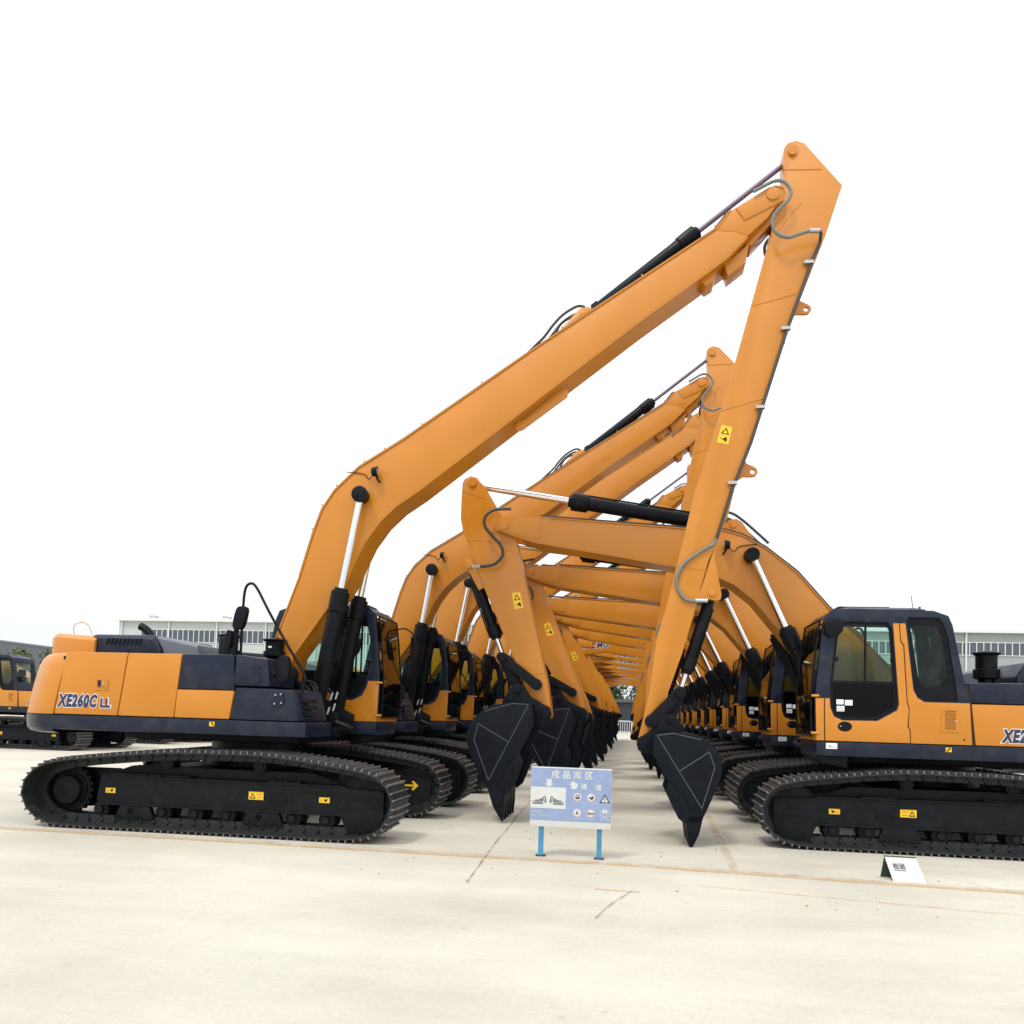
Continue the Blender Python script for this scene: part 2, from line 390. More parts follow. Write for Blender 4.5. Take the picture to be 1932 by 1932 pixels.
    for (x0, x1, z0, z1, tri) in ((-1.47, -1.33, .445, .51, 0), (.52, .72, .445, .545, 1), (1.46, 1.60, .445, .515, 0)):
        d = MB(); d.box(x0, x1, 1.468*yo, 1.472*yo, z0, z1)
        if tri:
            zc = (z0+z1)/2; h = (z1-z0)*.36; cx = x0+.055; e = .010
            d.holed([(cx-h*1.1, zc-h), (cx+h*1.1, zc-h), (cx, zc+h)], [[(cx-h*.65, zc-h*.7), (cx+h*.65, zc-h*.7), (cx, zc+h*.42)]], 1.472*yo, 1.474*yo, 1)
            d.box(x1-.085, x1-.02, 1.472*yo, 1.4735*yo, zc-.025, zc-.021, 1); d.box(x1-.085, x1-.02, 1.472*yo, 1.4735*yo, zc+.021, zc+.025, 1)
        else:
            d.box(x0+.03, x0+.036, 1.472*yo, 1.4735*yo, z0+.012, z0+.035, 1); d.prism([(x0+.065, z0+.02), (x0+.10, z0+.018), (x0+.11, z0+.05), (x0+.075, z0+.045)], 1.472*yo, 1.4735*yo, 1)
        d.build('warning_sticker', [YEL, BLK], tr)
    ar = MB(); yi = 1.016*yo                    # yellow arrow on the inner face, pointing forward
    ar.prism([(1.88, .47), (2.03, .47), (1.985, .43), (2.015, .41), (2.095, .485), (2.015, .56), (1.985, .54), (2.03, .50), (1.88, .50)], 1.052*yo, 1.057*yo)
    ar.build('direction_arrow', YEL, tr)
    done = set()
    for ch in tr.children:                      # frame and rollers sit well inside the shoe ends
        if ch.data.name in done: continue
        done.add(ch.data.name)
        for v_ in ch.data.vertices:
            a_ = abs(v_.co.y)
            if a_ > 1.02: v_.co.y = side*(1.02+(a_-1.02)*.70)
    return tr

def build_body(root, dx, dz):
    """everything that turns with the upper body, in body frame; objects get location (dx, 0, dz)"""
    off = (dx, 0, dz); O = []
    def B(mb, name, mats, parent=None, **k):
        o = mb.build(name, mats, parent or root, **k)
        if parent is None: o.location = off; O.append(o)
        return o
    # turntable and centre frame live with the undercarriage
    c = MB(); c.box(-.95, .95, -1.05, 1.05, .56, .80)
    for sx_ in (-1, 1):
        for sy in (-1, 1): c.prismz([(sx_*.5, sy*.3), (sx_*1.35, sy*1.05), (sx_*.8, sy*1.05), (sx_*.2, sy*.5)], .45, .74)
    c.build('centre_frame', BLK, root, bevel=.02)
    MB().prof((0, 0, .78), (0, 0, 1), [(0, .72), (.12, .72), (.13, .66), (.40, .66)], n=36).build('turntable', BLK, root)
    # platform
    p = MB()
    p.prismz([(-1.9, -1.46), (1.22, -1.46), (1.60, -1.40), (1.63, -.60), (1.30, -.42), (1.30, .42), (1.5, .46), (1.90, .46), (1.90, 1.44), (1.75, 1.46), (-1.9, 1.46)], 1.205, 1.395)
    B(p, 'platform', NAVY, bevel=.018)
    p = MB(); p.box(-1.2, 1.3, -.9, .9, 1.10, 1.204); p.prism([(1.50, 1.204), (1.90, 1.204), (1.84, 1.12), (1.50, 1.05)], .5, 1.40)
    B(p, 'belly_plate', BLK, bevel=.01)
    # counterweight
    def cwring(z, grow, front):
        pts = []
        ys = [1.46*grow*math.cos(R_(a)) for a in range(0, 181, 9)]
        pts.append((front, 1.46*min(1, grow), z))
        for i, y in enumerate(ys):
            a = R_(i*9); s = math.sin(a)
            pts.append((-2.0-(.94*s**1.3)*grow+(1-grow)*.25+max(0, z-1.4)*.17, y, z))
        pts.append((front, -1.46*min(1, grow), z)); return pts
    sm = lambda z: -1.87+(z-1.40)/.83*.14
    cw = MB(); cw.loft([cwring(z, gq, sm(z)) for z, gq in ((1.40, 1.), (1.6, 1.0), (1.85, .99), (2.05, .975), (2.14, .955), (2.20, .92), (2.225, .87))])
    # central hump
    hump = [[(-1.75, y0, z) for y0 in ()] for z in ()]
    def hr(x, w, z0, z1): return [(x, -w, z0), (x, -w, z1-.06), (x, -w+.08, z1), (x, w-.08, z1), (x, w, z1-.06), (x, w, z0)]
    cw.loft([hr(-2.80, .34, 2.0, 2.30), hr(-2.76, .42, 2.0, 2.47), hr(-2.68, .52, 2.0, 2.545), hr(-2.5, .70, 2.0, 2.545), hr(-1.9, .86, 2.0, 2.50), hr(-1.76, .86, 2.0, 2.49)])
    cwo = B(cw, 'counterweight', ORG, bevel=.012, angle=32)
    cb = MB(); cb.loft([cwring(z, gq, -1.88) for z, gq in ((1.15, .90), (1.17, .965), (1.22, .995), (1.30, 1.003), (1.393, 1.003))]); cb.build('counterweight_base', NAVY, cwo, angle=32)
    MB().tube(spline([(-2.50, -.3, 2.53), (-2.52, -.3, 2.68), (-2.40, -.3, 2.74), (-2.28, -.3, 2.69), (-2.22, -.3, 2.56)], 5), .006, 6).build('lifting_eye', ORG, cwo)
    # right-hand doors (slanted seams)
    def door(name, pts, yside, M, th=.16, bev=.022):
        d = MB(); d.prism(pts, (1.45-th)*yside, 1.452*yside); return B(d, name, M, bevel=bev)
    d1 = door('engine_door', [(-1.862, 1.405), (-.955, 1.405), (-.845, 2.225), (-1.722, 2.225)], -1, ORG)
    d2 = door('engine_door', [(-.945, 1.405), (-.165, 1.405), (-.085, 2.225), (-.835, 2.225)], -1, ORG)
    h = MB(); h.box(-1.255, -1.09, -1.460, -1.453, 1.765, 1.875); h.box(-1.245, -1.195, -1.4625, -1.460, 1.775, 1.86, 1); h.box(-1.19, -1.105, -1.466, -1.460, 1.78, 1.86); h.cyl((-1.15, -1.466, 1.825), (-1.15, -1.472, 1.825), .014, mi=2); h.tube([(-1.27, -1.456, 1.735), (-1.09, -1.456, 1.735)], .006, 6)
    h.build('door_handle', [ORG, GAP, STL], d1)
    dp = door('upper_side_panel', [(-.127, 1.775), (.655, 1.775), (.625, 2.23), (-.078, 2.225)], -1, NAVY)
    lp = door('lower_side_panel', [(-.158, 1.405), (.595, 1.405), (.65, 1.77), (-.13, 1.77)], -1, ORG)
    for pts in ([(-.2, 1.398), (.62, 1.398), (.63, 1.402), (-.2, 1.402)],): pass
    # dark inner core behind the doors
    co = MB(); co.box(-1.8, .62, -1.40, 1.40, 1.396, 2.17); B(co, 'engine_bay', BLK)
    # front right: tank upper + toolbox
    tk = MB(); tk.hexa([(.625, -1.45, 1.83), (1.10, -1.40, 1.83), (1.10, -.62, 1.83), (.625, -.62, 1.83), (.65, -1.44, 2.235), (1.05, -1.38, 2.19), (1.05, -.62, 2.19), (.65, -.62, 2.235)])
    B(tk, 'fuel_tank', NAVY, bevel=.035)
    tm = MB(); tm.tube([(.86, -1.432, 2.08), (.98, -1.420, 2.08)], .006, 6); tm.tube([(.86, -1.432, 2.0), (.96, -1.42, 2.0), (.98, -1.42, 1.9), (.93, -1.425, 1.86), (.88, -1.43, 1.86)], .006, 6)
    B(tm, 'embossed_bead', NAVY)
    tb = MB(); tb.hexa([(.605, -1.455, 1.40), (1.52, -1.43, 1.40), (1.60, -.66, 1.40), (.605, -.66, 1.40), (.66, -1.45, 1.82), (1.42, -1.42, 1.80), (1.50, -.66, 1.80), (.66, -.66, 1.82)])
    tb = B(tb, 'toolbox', NAVY, bevel=.04)
    hg = MB(); hg.prism([(1.17, 1.60), (1.19, 1.74), (1.30, 1.76), (1.32, 1.62), (1.25, 1.58)], -1.452, -1.44)
    for q in ((1.2, 1.62), (1.21, 1.73), (1.28, 1.74), (1.29, 1.63)): hg.cyl((q[0], -1.45, q[1]), (q[0], -1.462, q[1]), .012, n=8, mi=1)
    hg.build('hinge', [NAVY, STL], tb)
    fs = MB()
    for z in (1.50, 1.58, 1.66): fs.hexa([(1.53, -1.28, z-.02), (1.56, -1.28, z-.02), (1.59, -1.0, z-.02), (1.56, -1.0, z-.02), (1.515, -1.28, z+.03), (1.545, -1.28, z+.03), (1.575, -1.0, z+.03), (1.545, -1.0, z+.03)], 0)
    fs.build('step_slot', BLK, tb)
    # platform lamp / sticker
    q = MB(); q.box(-.02+.36, .05+.36, -1.4635, -1.460, 1.31, 1.365); q.box(.36, .39, -1.465, -1.4635, 1.34, 1.358, 1); q.box(.385, .405, -1.465, -1.4635, 1.318, 1.335, 1); B(q, 'warning_sticker', [YEL, BLK])
    q = MB(); q.box(.26, .33, 1.460, 1.4635, 1.31, 1.365); q.box(.27, .30, 1.4635, 1.465, 1.34, 1.358, 1); q.box(.295, .32, 1.4635, 1.465, 1.318, 1.335, 1); B(q, 'warning_sticker', [YEL, BLK])
    # left rear panels
    lp = MB(); lp.prism([(-1.862, 1.405), (-.03, 1.405), (.02, 1.925), (-1.785, 1.925)], 1.30, 1.452); B(lp, 'rear_side_panel', ORG, bevel=.012)
    lp = MB(); lp.prism([(-1.783, 1.935), (.03, 1.935), (.06, 2.20), (-1.735, 2.215)], 1.28, 1.450); B(lp, 'hood_edge_panel', NAVY, bevel=.03)
    # hood
    hd = MB()
    def rr(x, w, z0, z1, c=.06): return [(x, -w, z0), (x, -w, z1-c), (x, -w+c, z1), (x, w-c, z1), (x, w, z1-c), (x, w, z0)]
    hd.loft([rr(-2.08, .70, 2.16, 2.30), rr(-1.92, .80, 2.16, 2.50), rr(-1.80, .82, 2.16, 2.525), rr(-.92, .82, 2.16, 2.525), rr(-.80, .80, 2.16, 2.33, .03)])
    hood = B(hd, 'engine_hood', NAVY, bevel=.02)
    for s_ in (-1, 1):
        lv = MB()
        for k in range(9):
            x = -1.62+k*.062; lv.hexa([(x, s_*.800, 2.38), (x+.03, s_*.800, 2.38), (x+.03, s_*.829, 2.38), (x, s_*.829, 2.38), (x+.035, s_*.800, 2.465), (x+.065, s_*.800, 2.465), (x+.065, s_*.829, 2.465), (x+.035, s_*.829, 2.465)])
        lv.build('louvre', BLK, hood)
    sl = MB(); sl.loft([[(x, -.74, 2.16), (x, -.74, z-.03), (x, -.71, z), (x, .02, z), (x, .05, z-.03), (x, .05, 2.16)] for x, z in ((-.90, 2.515), (-.30, 2.40), (-.26, 2.28))]); sl.build('sloping_cover', mat('grey_cover', (.13, .14, .17), .45, var=.1), hood)
    MB().tube(spline([(-1.42, 0, 2.50), (-1.50, 0, 2.62), (-1.58, 0, 2.69), (-1.65, 0, 2.725)], 5), .06, 14).build('exhaust_pipe', BLK, hood)
    # precleaner and round stack
    pc = MB(); pc.prof((.62, -.28, 2.16), (0, 0, 1), [(0, .09), (.10, .09), (.12, .13), (.14, .155), (.20, .155), (.21, .13), (.32, .13), (.34, .135), (.355, .17), (.37, .17), (.39, .06), (.40, .05)], n=28)
    B(pc, 'air_precleaner', BLK); pl = MB(); pl.box(.585, .635, -.417, -.4105, 2.405, 2.43); pl.build('paper_label', WHT, O[-1])
    p2 = MB(); p2.prof((-.52, .55, 2.16), (0, 0, 1), [(0, .10), (.13, .10), (.15, .16), (.27, .165), (.28, .135), (.46, .135), (.48, .17), (.50, .175), (.53, .05)], n=28)
    B(p2, 'air_precleaner', BLK)
    p3 = MB(); p3.prof((.12, -.75, 2.17), (0, 0, 1), [(0, .085), (.32, .085), (.345, .07), (.35, .02)], n=22); B(p3, 'muffler_stack', BLK)
    # mirror arm, handrail
    ma = MB(); ma.tube(spline([(.585, -1.2, 2.24), (.59, -1.2, 2.80), (.61, -1.2, 3.10), (.68, -1.2, 3.18), (.77, -1.2, 3.12), (.96, -1.2, 2.80), (1.22, -1.22, 2.40), (1.47, -1.24, 2.03), (1.50, -1.26, 1.90), (1.44, -1.28, 1.62), (1.30, -1.32, 1.42)], 5), .018, 8)
    ma.tube([(.52, -1.25, 2.22), (.54, -1.25, 2.60)], .035, 8)
    ma = B(ma, 'handrail', BLK)
    def mirror(name, x, y, z, w, h_, par, tilt=.05):
        b_ = MB(); o2 = []
        for k in range(20):
            a = 2*math.pi*k/20; px = w*.5*math.copysign(abs(math.cos(a))**.55, math.cos(a)); pz = h_*.5*math.copysign(abs(math.sin(a))**.6, math.sin(a)); o2.append((x+px+tilt*pz/h_*1.2, z+pz))
        b_.prism(o2, y-.06, y+.03); b_.build(name, BLK, par, bevel=.02)
    mirror('mirror', .60, -1.25, 2.72, .16, .30, ma); mirror('mirror', .46+.03, -1.32, 2.43, .08, .24, ma, .01)
    m2 = MB(); m2.tube(spline([(1.05, -1.25, 1.80), (1.04, -1.25, 1.92), (1.12, -1.25, 2.0), (1.18, -1.25, 2.05)], 4), .014, 6); m2 = B(m2, 'mirror_bracket', BLK)
    mirror('mirror', 1.22, -1.25, 2.07, .17, .34, m2, .0)
    # front bay: hoses, boom bracket
    bb = MB()
    for s_ in (-1, 1): bb.prism([(.25, 1.39), (.30, 2.0), (.5, 2.18), (.72, 2.16), (1.1, 1.75), (1.62, 1.50), (1.62, 1.22), (.25, 1.22)], s_*.285, s_*.325)
    bb.cyl((FOOT[0], -.34, FOOT[1]), (FOOT[0], .34, FOOT[1]), .07); bb.cyl((1.32, -.55, 1.35), (1.32, .46, 1.35), .07)
    bb.box(1.2, 1.66, -.52, -.28, 1.20, 1.32)
    B(bb, 'boom_bracket', BLK, bevel=.006)
    vb = MB()
    random.seed(3)
    for k in range(9):
        y = -.58-.008*k+random.uniform(-.03, .03); x = .98+.05*k
        vb.tube(spline([(x, y, 1.42), (x+.03, y+.04, 1.6+.03*k), (x-.12, y+.16, 1.78+.02*k), (x-.25, y+.2, 1.95)], 5), .018, 6)
    vb.prof((.90, -.60, 2.02), (0, -1, 0), [(-.2, .15), (.02, .16), (.04, .13), (.05, .10), (.06, .10), (.065, .05)], n=22)
    vb.box(.75, 1.3, -.60, -.36, 1.40, 1.75)
    vb.tube(spline([(1.62, -.42, 1.40), (1.78, -.42, 1.34), (1.80, -.3, 1.30), (1.62, -.2, 1.27)], 5), .035, 8)
    vb = B(vb, 'hose_bundle', RUB); ft = MB()
    for (x, z) in ((1.56, 1.70), (1.63, 1.71), (1.60, 1.55), (1.52, 1.50)): ft.tube([(x, -.50, z), (x+.03, -.50, z+.10)], .016, 8)
    ft.build('hose_fitting', STL, vb)
    # ------------------------------------------------ cab
    cab_o = [(0.0, 1.40), (.04, 1.95), (.11, 2.23), (.25, 2.93), (.30, 3.05), (.48, 3.115), (1.5, 3.135), (1.72, 3.115), (1.82, 3.02), (1.87, 2.60), (1.925, 2.0), (1.905, 1.40)]
    dwin = [(1.56, 2.965), (1.03, 2.955), (.985, 2.88), (.905, 1.90), (.93, 1.83), (1.16, 1.69), (1.58, 1.685), (1.68, 1.73), (1.725, 1.84), (1.745, 2.10), (1.675, 2.83), (1.64, 2.93)]
    rwin = [(.78, 3.03), (.42, 3.02), (.365, 2.95), (.30, 2.75), (.185, 1.98), (.20, 1.95), (.58, 1.95), (.66, 2.0), (.71, 2.10), (.80, 2.98)]
    YO, YI = 1.45, .50
    c = MB()
    c.holed(cab_o, [dwin, rwin], YO, YO-.045)
    rightwin = [(1.60, 3.0), (.45, 3.0), (.40, 2.9), (.33, 2.2), (.50, 1.95), (1.05, 1.93), (1.20, 1.84), (1.35, 1.77), (1.50, 1.76), (1.61, 1.82), (1.68, 1.95), (1.73, 2.10), (1.78, 2.30), (1.76, 2.60), (1.68, 2.93)]
    c.holed(cab_o, [rightwin], YI, YI+.04)
    # roof, back wall, front pillars, sills
    def span(p, q, th, y0=YI+.04, y1=YO-.045):
        d = Vector((q[0]-p[0], 0, q[1]-p[1])).normalized(); n_ = Vector((-d.z, 0, d.x))*th
        c.hexa([(p[0], y0, p[1]), (q[0], y0, q[1]), (q[0], y1, q[1]), (p[0], y1, p[1]), (p[0]+n_.x, y0, p[1]+n_.z), (q[0]+n_.x, y0, q[1]+n_.z), (q[0]+n_.x, y1, q[1]+n_.z), (p[0]+n_.x, y1, p[1]+n_.z)])
    for a_, b_ in (((1.72, 3.11), (1.5, 3.13)), ((1.5, 3.125), (.48, 3.11)), ((.48, 3.11), (.30, 3.045)), ((.30, 3.045), (.25, 2.93))): span(a_, b_, .05)
    span((.115, 2.23), (.04, 1.95), .04); span((.04, 1.95), (.0, 1.41), .04); span((.25, 2.93), (.235, 2.86), .04)
    span((1.905, 1.41), (1.913, 1.50), .04)
    for y0, y1 in ((YI+.04, YI+.09), (YO-.095, YO-.045)):
        span((1.913, 1.50), (1.925, 2.0), .04, y0, y1); span((1.925, 2.0), (1.865, 2.60), .04, y0, y1); span((1.87, 2.60), (1.82, 3.01), .04, y0, y1); span((.235, 2.86), (.115, 2.23), .04, y0, y1)
    span((1.82, 3.01), (1.72, 3.11), .04)
    c.box(.02, 1.89, YI+.04, YO-.05, 1.40, 1.46)
    cab = B(c, 'cab', NAVY, bevel=.006, angle=40)
    # door and fixed orange panels (proud of the frame)
    dd = MB(); dd.holed([(1.795, 1.405), (1.805, 1.955), (1.745, 1.955), (1.735, 1.83), (1.69, 1.72), (1.585, 1.672), (1.155, 1.677), (.915, 1.82), (.893, 1.90), (.975, 2.945), (.905, 2.945), (.885, 2.70), (.850, 2.66), (.800, 1.92), (.775, 1.85), (.79, 1.60), (.765, 1.58), (.757, 1.405)], [], YO, YO+.014)
    dd.build('cab_door', ORG, cab, bevel=.004)
    dh = MB(); dh.prof((1.555, YO+.013, 1.595), (0, 1, 0), [(0, .09), (.005, .088), (.006, .06)], n=24); dh.cyl((1.61, YO+.018, 1.60), (1.61, YO+.03, 1.60), .012, n=10, mi=1)
    dho = dh.build('door_handle', [BLK, STL], cab)
    for v_ in dho.data.vertices: v_.co.z = 1.595+(v_.co.z-1.595)*.72
    dr = MB(); dr.holed([(.747, 1.405), (.752, 1.585), (.775, 1.60), (.765, 1.86), (.79, 1.93), (.838, 2.67), (.875, 2.71), (.893, 2.945), (.825, 2.945), (.722, 2.09), (.67, 1.985), (.585, 1.935), (.045, 1.935), (.015, 1.405)], [], YO, YO+.012)
    dr.build('rear_cab_panel', ORG, cab, bevel=.004)
    df = MB(); df.prism([(1.905, 1.405), (1.808, 1.405), (1.818, 1.955), (1.922, 1.955)], YO, YO+.012); df.build('front_cab_panel', ORG, cab, bevel=.004)
    vt = MB(); vt.prism([(.385, 1.57), (.37, 1.84), (.35, 1.86), (.195, 1.86), (.175, 1.84), (.165, 1.60), (.185, 1.565)], YO+.012, YO+.020)
    for k in range(10): vt.box(.215, .345, YO+.020, YO+.022, 1.60+k*.025, 1.608+k*.025, 1)
    vt.cyl((.215, YO+.018, 1.70), (.215, YO+.028, 1.70), .014, n=10, mi=2)
    vt.build('vent_panel', [ORG, GAP, STL], cab, bevel=.0)
    sm_ = MB(); sm_.cyl((1.37, YO+.012, 1.475), (1.37, YO+.02, 1.475), .02, n=12); sm_.build('plug', ORG, cab)
    sm_ = MB(); sm_.cyl((.11, YO+.012, 1.47), (.11, YO+.016, 1.47), .012, n=10); sm_.build('bolt_hole', GAP, cab)
    # right side orange lower + curve
    rg = MB(); rg.holed([(1.90, 1.405), (1.918, 2.01), (1.745, 2.01), (1.73, 1.93), (1.66, 1.79), (1.51, 1.715), (1.34, 1.725), (1.18, 1.79), (1.03, 1.89), (.30, 1.90), (.03, 1.88), (.015, 1.405)], [], YI, YI-.012)
    rg.build('side_cab_panel', ORG, cab, bevel=.004)
    fp = MB(); fp.box(1.908, 1.920, YI+.01, YO-.01, 1.405, 1.49); fp.build('front_sill_panel', ORG, cab, bevel=.004)
    # glass
    gl = MB(); gl.holed([(x, z) for x, z in dwin if z > 2.0]+[], [], YO-.03, YO-.024) if False else None
    gl.prism([(1.56, 2.965), (1.03, 2.955), (.985, 2.88), (.928, 2.175), (1.737, 2.175), (1.675, 2.83), (1.64, 2.93)], YO-.032, YO-.026)
    gl.build('door_window', GLS, cab)
    g2 = MB(); g2.prism([(.928, 2.16), (.905, 1.90), (.93, 1.83), (1.16, 1.69), (1.58, 1.685), (1.68, 1.73), (1.725, 1.84), (1.745, 2.10), (1.74, 2.16)], YO-.032, YO-.026); g2.build('lower_door_window', GLD, cab)
    fr_ = MB(); fr_.box(.93, 1.74, YO-.04, YO-.015, 2.16, 2.19); fr_.box(1.29, 1.315, YO-.04, YO-.02, 2.19, 2.96)
    fr_.box(.965, .995, YO-.03, YO-.012, 2.44, 2.50); fr_.box(1.64, 1.68, YO-.03, YO-.012, 2.44, 2.50)
    fr_.holed(dwin, [[(1.545, 2.93), (1.06, 2.925), (1.02, 2.86), (.945, 1.92), (.96, 1.86), (1.17, 1.725), (1.57, 1.72), (1.65, 1.755), (1.69, 1.85), (1.708, 2.10), (1.64, 2.82), (1.61, 2.90)]], YO-.024, YO-.020)
    fr_.build('window_frame', BLK, cab)
    g3 = MB(); g3.prism(rwin, YO-.032, YO-.026); g3.build('rear_side_window', GLS, cab)
    f3 = MB(); f3.holed(rwin, [[(.745, 2.93), (.44, 2.92), (.41, 2.88), (.345, 2.65), (.29, 2.30), (.35, 2.16), (.56, 2.12), (.62, 2.17), (.66, 2.28), (.755, 2.90)]], YO-.024, YO-.018); f3.build('rear_window_frit', BLK, cab)
    g4 = MB(); g4.prism(rightwin, YI+.014, YI+.02); g4.build('right_window', GLS, cab)
    g4 = MB(); g4.prism([(.36, 2.15), (.50, 1.955), (1.05, 1.935), (1.20, 1.845), (1.35, 1.775), (1.50, 1.765), (1.605, 1.825), (1.675, 1.955), (1.72, 2.10), (1.60, 2.12), (1.50, 2.0), (1.30, 1.98), (1.1, 2.15)], YI+.006, YI+.010); g4.build('right_window_frit', BLK, cab)
    g5 = MB()
    fx = [(1.908, 1.50), (1.918, 2.0), (1.865, 2.60), (1.815, 3.0)]
    for a_, b_ in zip(fx[:-1], fx[1:]): g5.add([(a_[0], YI+.06, a_[1]), (a_[0], YO-.07, a_[1]), (b_[0], YO-.07, b_[1]), (b_[0], YI+.06, b_[1])], [(0, 1, 2, 3)])
    g5.build('windshield', GLS, cab)
    g6 = MB(); g6.add([(.11, YI+.09, 2.23), (.11, YO-.09, 2.23), (.235, YO-.09, 2.86), (.235, YI+.09, 2.86)], [(0, 1, 2, 3)]); g6.build('back_window', GLS, cab)
    # outer screen over the windshield with its frame and hinges
    gy0, gy1 = YI+.02, YO-.02; gp = [(1.965, 1.47), (1.975, 2.0), (1.92, 2.62), (1.87, 2.98)]
    gd = MB()
    for a_, b_ in zip(gp[:-1], gp[1:]): gd.add([(a_[0], gy0, a_[1]), (a_[0], gy1, a_[1]), (b_[0], gy1, b_[1]), (b_[0], gy0, b_[1])], [(0, 1, 2, 3)])
    gs = gd.build('windshield_screen', SCRN, cab)
    gd = MB()
    gd.tube([(x, gy0, z) for x, z in gp]+[(x, gy1, z) for x, z in gp[::-1]]+[(gp[0][0], gy0, gp[0][1])], .013, 6)
    gd.build('screen_frame', BLK, cab)
    for yy, sg_ in ((YO, 1), (YI, -1)):
        for z_ in (1.50, 1.985): h_ = MB(); h_.tube([(1.88, yy+.02*sg_, z_), (1.97, yy, z_)], .017, 8); h_.build('screen_hinge', ORG, cab)
    wp = MB(); wp.tube([(1.95, YI+.25, 1.55), (1.96, YI+.55, 2.0), (1.91, YI+.60, 2.5)], .009, 6); wp.build('wiper', BLK, cab)
    rf = MB(); rf.loft([[(x, y, z) for x, y in ((.56, YI+.05), (.56, YO-.05), (1.64, YO-.05), (1.64, YI+.05))] for z in (3.10, 3.135)]+[[(x, y, 3.165) for x, y in ((.66, YI+.12), (.66, YO-.12), (1.5, YO-.12), (1.5, YI+.12))]])
    rf.box(.95, 1.6, YI+.22, YO-.22, 3.16, 3.19); rf.cyl((.60, YO-.15, 3.12), (.60, YO-.15, 3.185), .015, n=8); rf.cyl((1.58, YO-.12, 3.12), (1.58, YO-.12, 3.18), .012, n=8)
    rf.build('cab_roof', NAVY, cab, bevel=.012)
    an = MB(); an.tube([(.66, YO-.2, 3.13), (.69, YO-.2, 3.34)], .004, 5); an.build('antenna', BLK, cab)
    hl = MB(); hl.tube([(1.80, YO-.02, 2.90), (1.84, YO+.03, 2.92)], .02, 8); hl.tube([(1.80, YO-.02, 2.80), (1.84, YO+.03, 2.84)], .02, 8)
    hl.build('mirror_bracket', BLK, cab); mm = MB(); mm.prism([(1.76, 2.74), (1.66, 2.76), (1.60, 2.84), (1.60, 2.93), (1.66, 3.0), (1.80, 2.98), (1.84, 2.90), (1.82, 2.78)], YO+.01, YO+.09); mm.build('mirror', BLK, cab, bevel=.025)
    m3 = MB(); m3.tube(spline([(1.82, YO-.05, 2.86), (2.0, YO+.0, 2.90), (2.10, YO+.08, 2.84), (2.13, YO+.10, 2.76)], 4), .012, 6); m3.prism([(2.08, 2.42), (2.15, 2.44), (2.16, 2.76), (2.09, 2.78)], YO+.06, YO+.17); m3.tube([(1.93, YO-.05, 1.9), (2.11, YO+.10, 2.5)], .008, 6)
    m3.build('front_mirror', BLK, cab)
    st_ = MB(); st_.box(.55, 1.05, .74, 1.22, 1.72, 1.86); st_.hexa([(.42, .76, 1.82), (.58, .76, 1.82), (.58, 1.20, 1.82), (.42, 1.20, 1.82), (.28, .80, 2.42), (.40, .80, 2.42), (.40, 1.16, 2.42), (.28, 1.16, 2.42)])
    st_.box(.26, .36, .86, 1.10, 2.44, 2.66); st_.box(.6, 1.0, .8, 1.15, 1.46, 1.72)
    for y in (.66, 1.27): st_.box(.62, 1.10, y-.07, y+.07, 1.70, 1.95); st_.tube([(1.02, y, 1.95), (1.06, y, 2.12)], .018, 8); st_.box(1.04, 1.09, y-.025, y+.025, 2.10, 2.18)
    st_.tube([(1.50, .85, 1.46), (1.45, .85, 2.15)], .016, 6); st_.tube([(1.50, 1.1, 1.46), (1.45, 1.1, 2.15)], .016, 6); st_.box(1.35, 1.75, .58, .72, 1.46, 2.05)
    st_.build('seat', SEAT, cab, bevel=.015)
    # paper notes on the door and skirt
    pn = MB(); pn.box(1.565, 1.655, YO-.020, YO-.017, 1.88, 1.945); pn.box(1.455, 1.550, YO-.020, YO-.017, 1.87, 1.94); pn.box(1.555, 1.65, YO-.020, YO-.017, 1.79, 1.86)
    for k in range(3): pn.box(1.565, 1.64, YO-.017, YO-.016, 1.80+k*.018, 1.806+k*.018, 1)
    pn.build('paper_note', [WHT, mat('ink_grey', (.25, .25, .3), .6)], cab)
    pn = MB(); pn.box(1.645, 1.785, 1.461, 1.4635, 1.30, 1.375); pn.box(1.66, 1.72, 1.4635, 1.465, 1.315, 1.32, 1)
    pn.prism([(1.70, 1.33), (1.745, 1.35), (1.76, 1.325)], 1.4635, 1.465, 1); B(pn, 'paper_note', [WHT, mat('ink_grey', (.25, .25, .3))])
    # seam between cab and rear panel
    sb = MB(); sb.prism([(-.028, 1.40), (.012, 1.40), (.06, 1.93), (.10, 2.17), (.06, 2.17), (.02, 1.93)], 1.30, 1.44); B(sb, 'seam_gasket', GAP)
    # embossed groove on right cab panel
    eg = MB(); eg.tube([(1.0, YI-.013, 1.60), (1.0, YI-.013, 1.64), (1.5, YI-.013, 1.64), (1.52, YI-.013, 1.60)], .006, 6); eg.build('embossed_bead', ORG, cab)
    tg = MB(); tg.holed([(1.36, 1.27), (1.51, 1.27), (1.51, 1.35), (1.36, 1.35)], [[(1.367, 1.277), (1.503, 1.277), (1.503, 1.343), (1.367, 1.343)]], .46, .456); tg.prism([(1.38, 1.29), (1.49, 1.29), (1.45, 1.315), (1.42, 1.315)], .46, .457)
    tg.build('load_plate', WELD, cab)
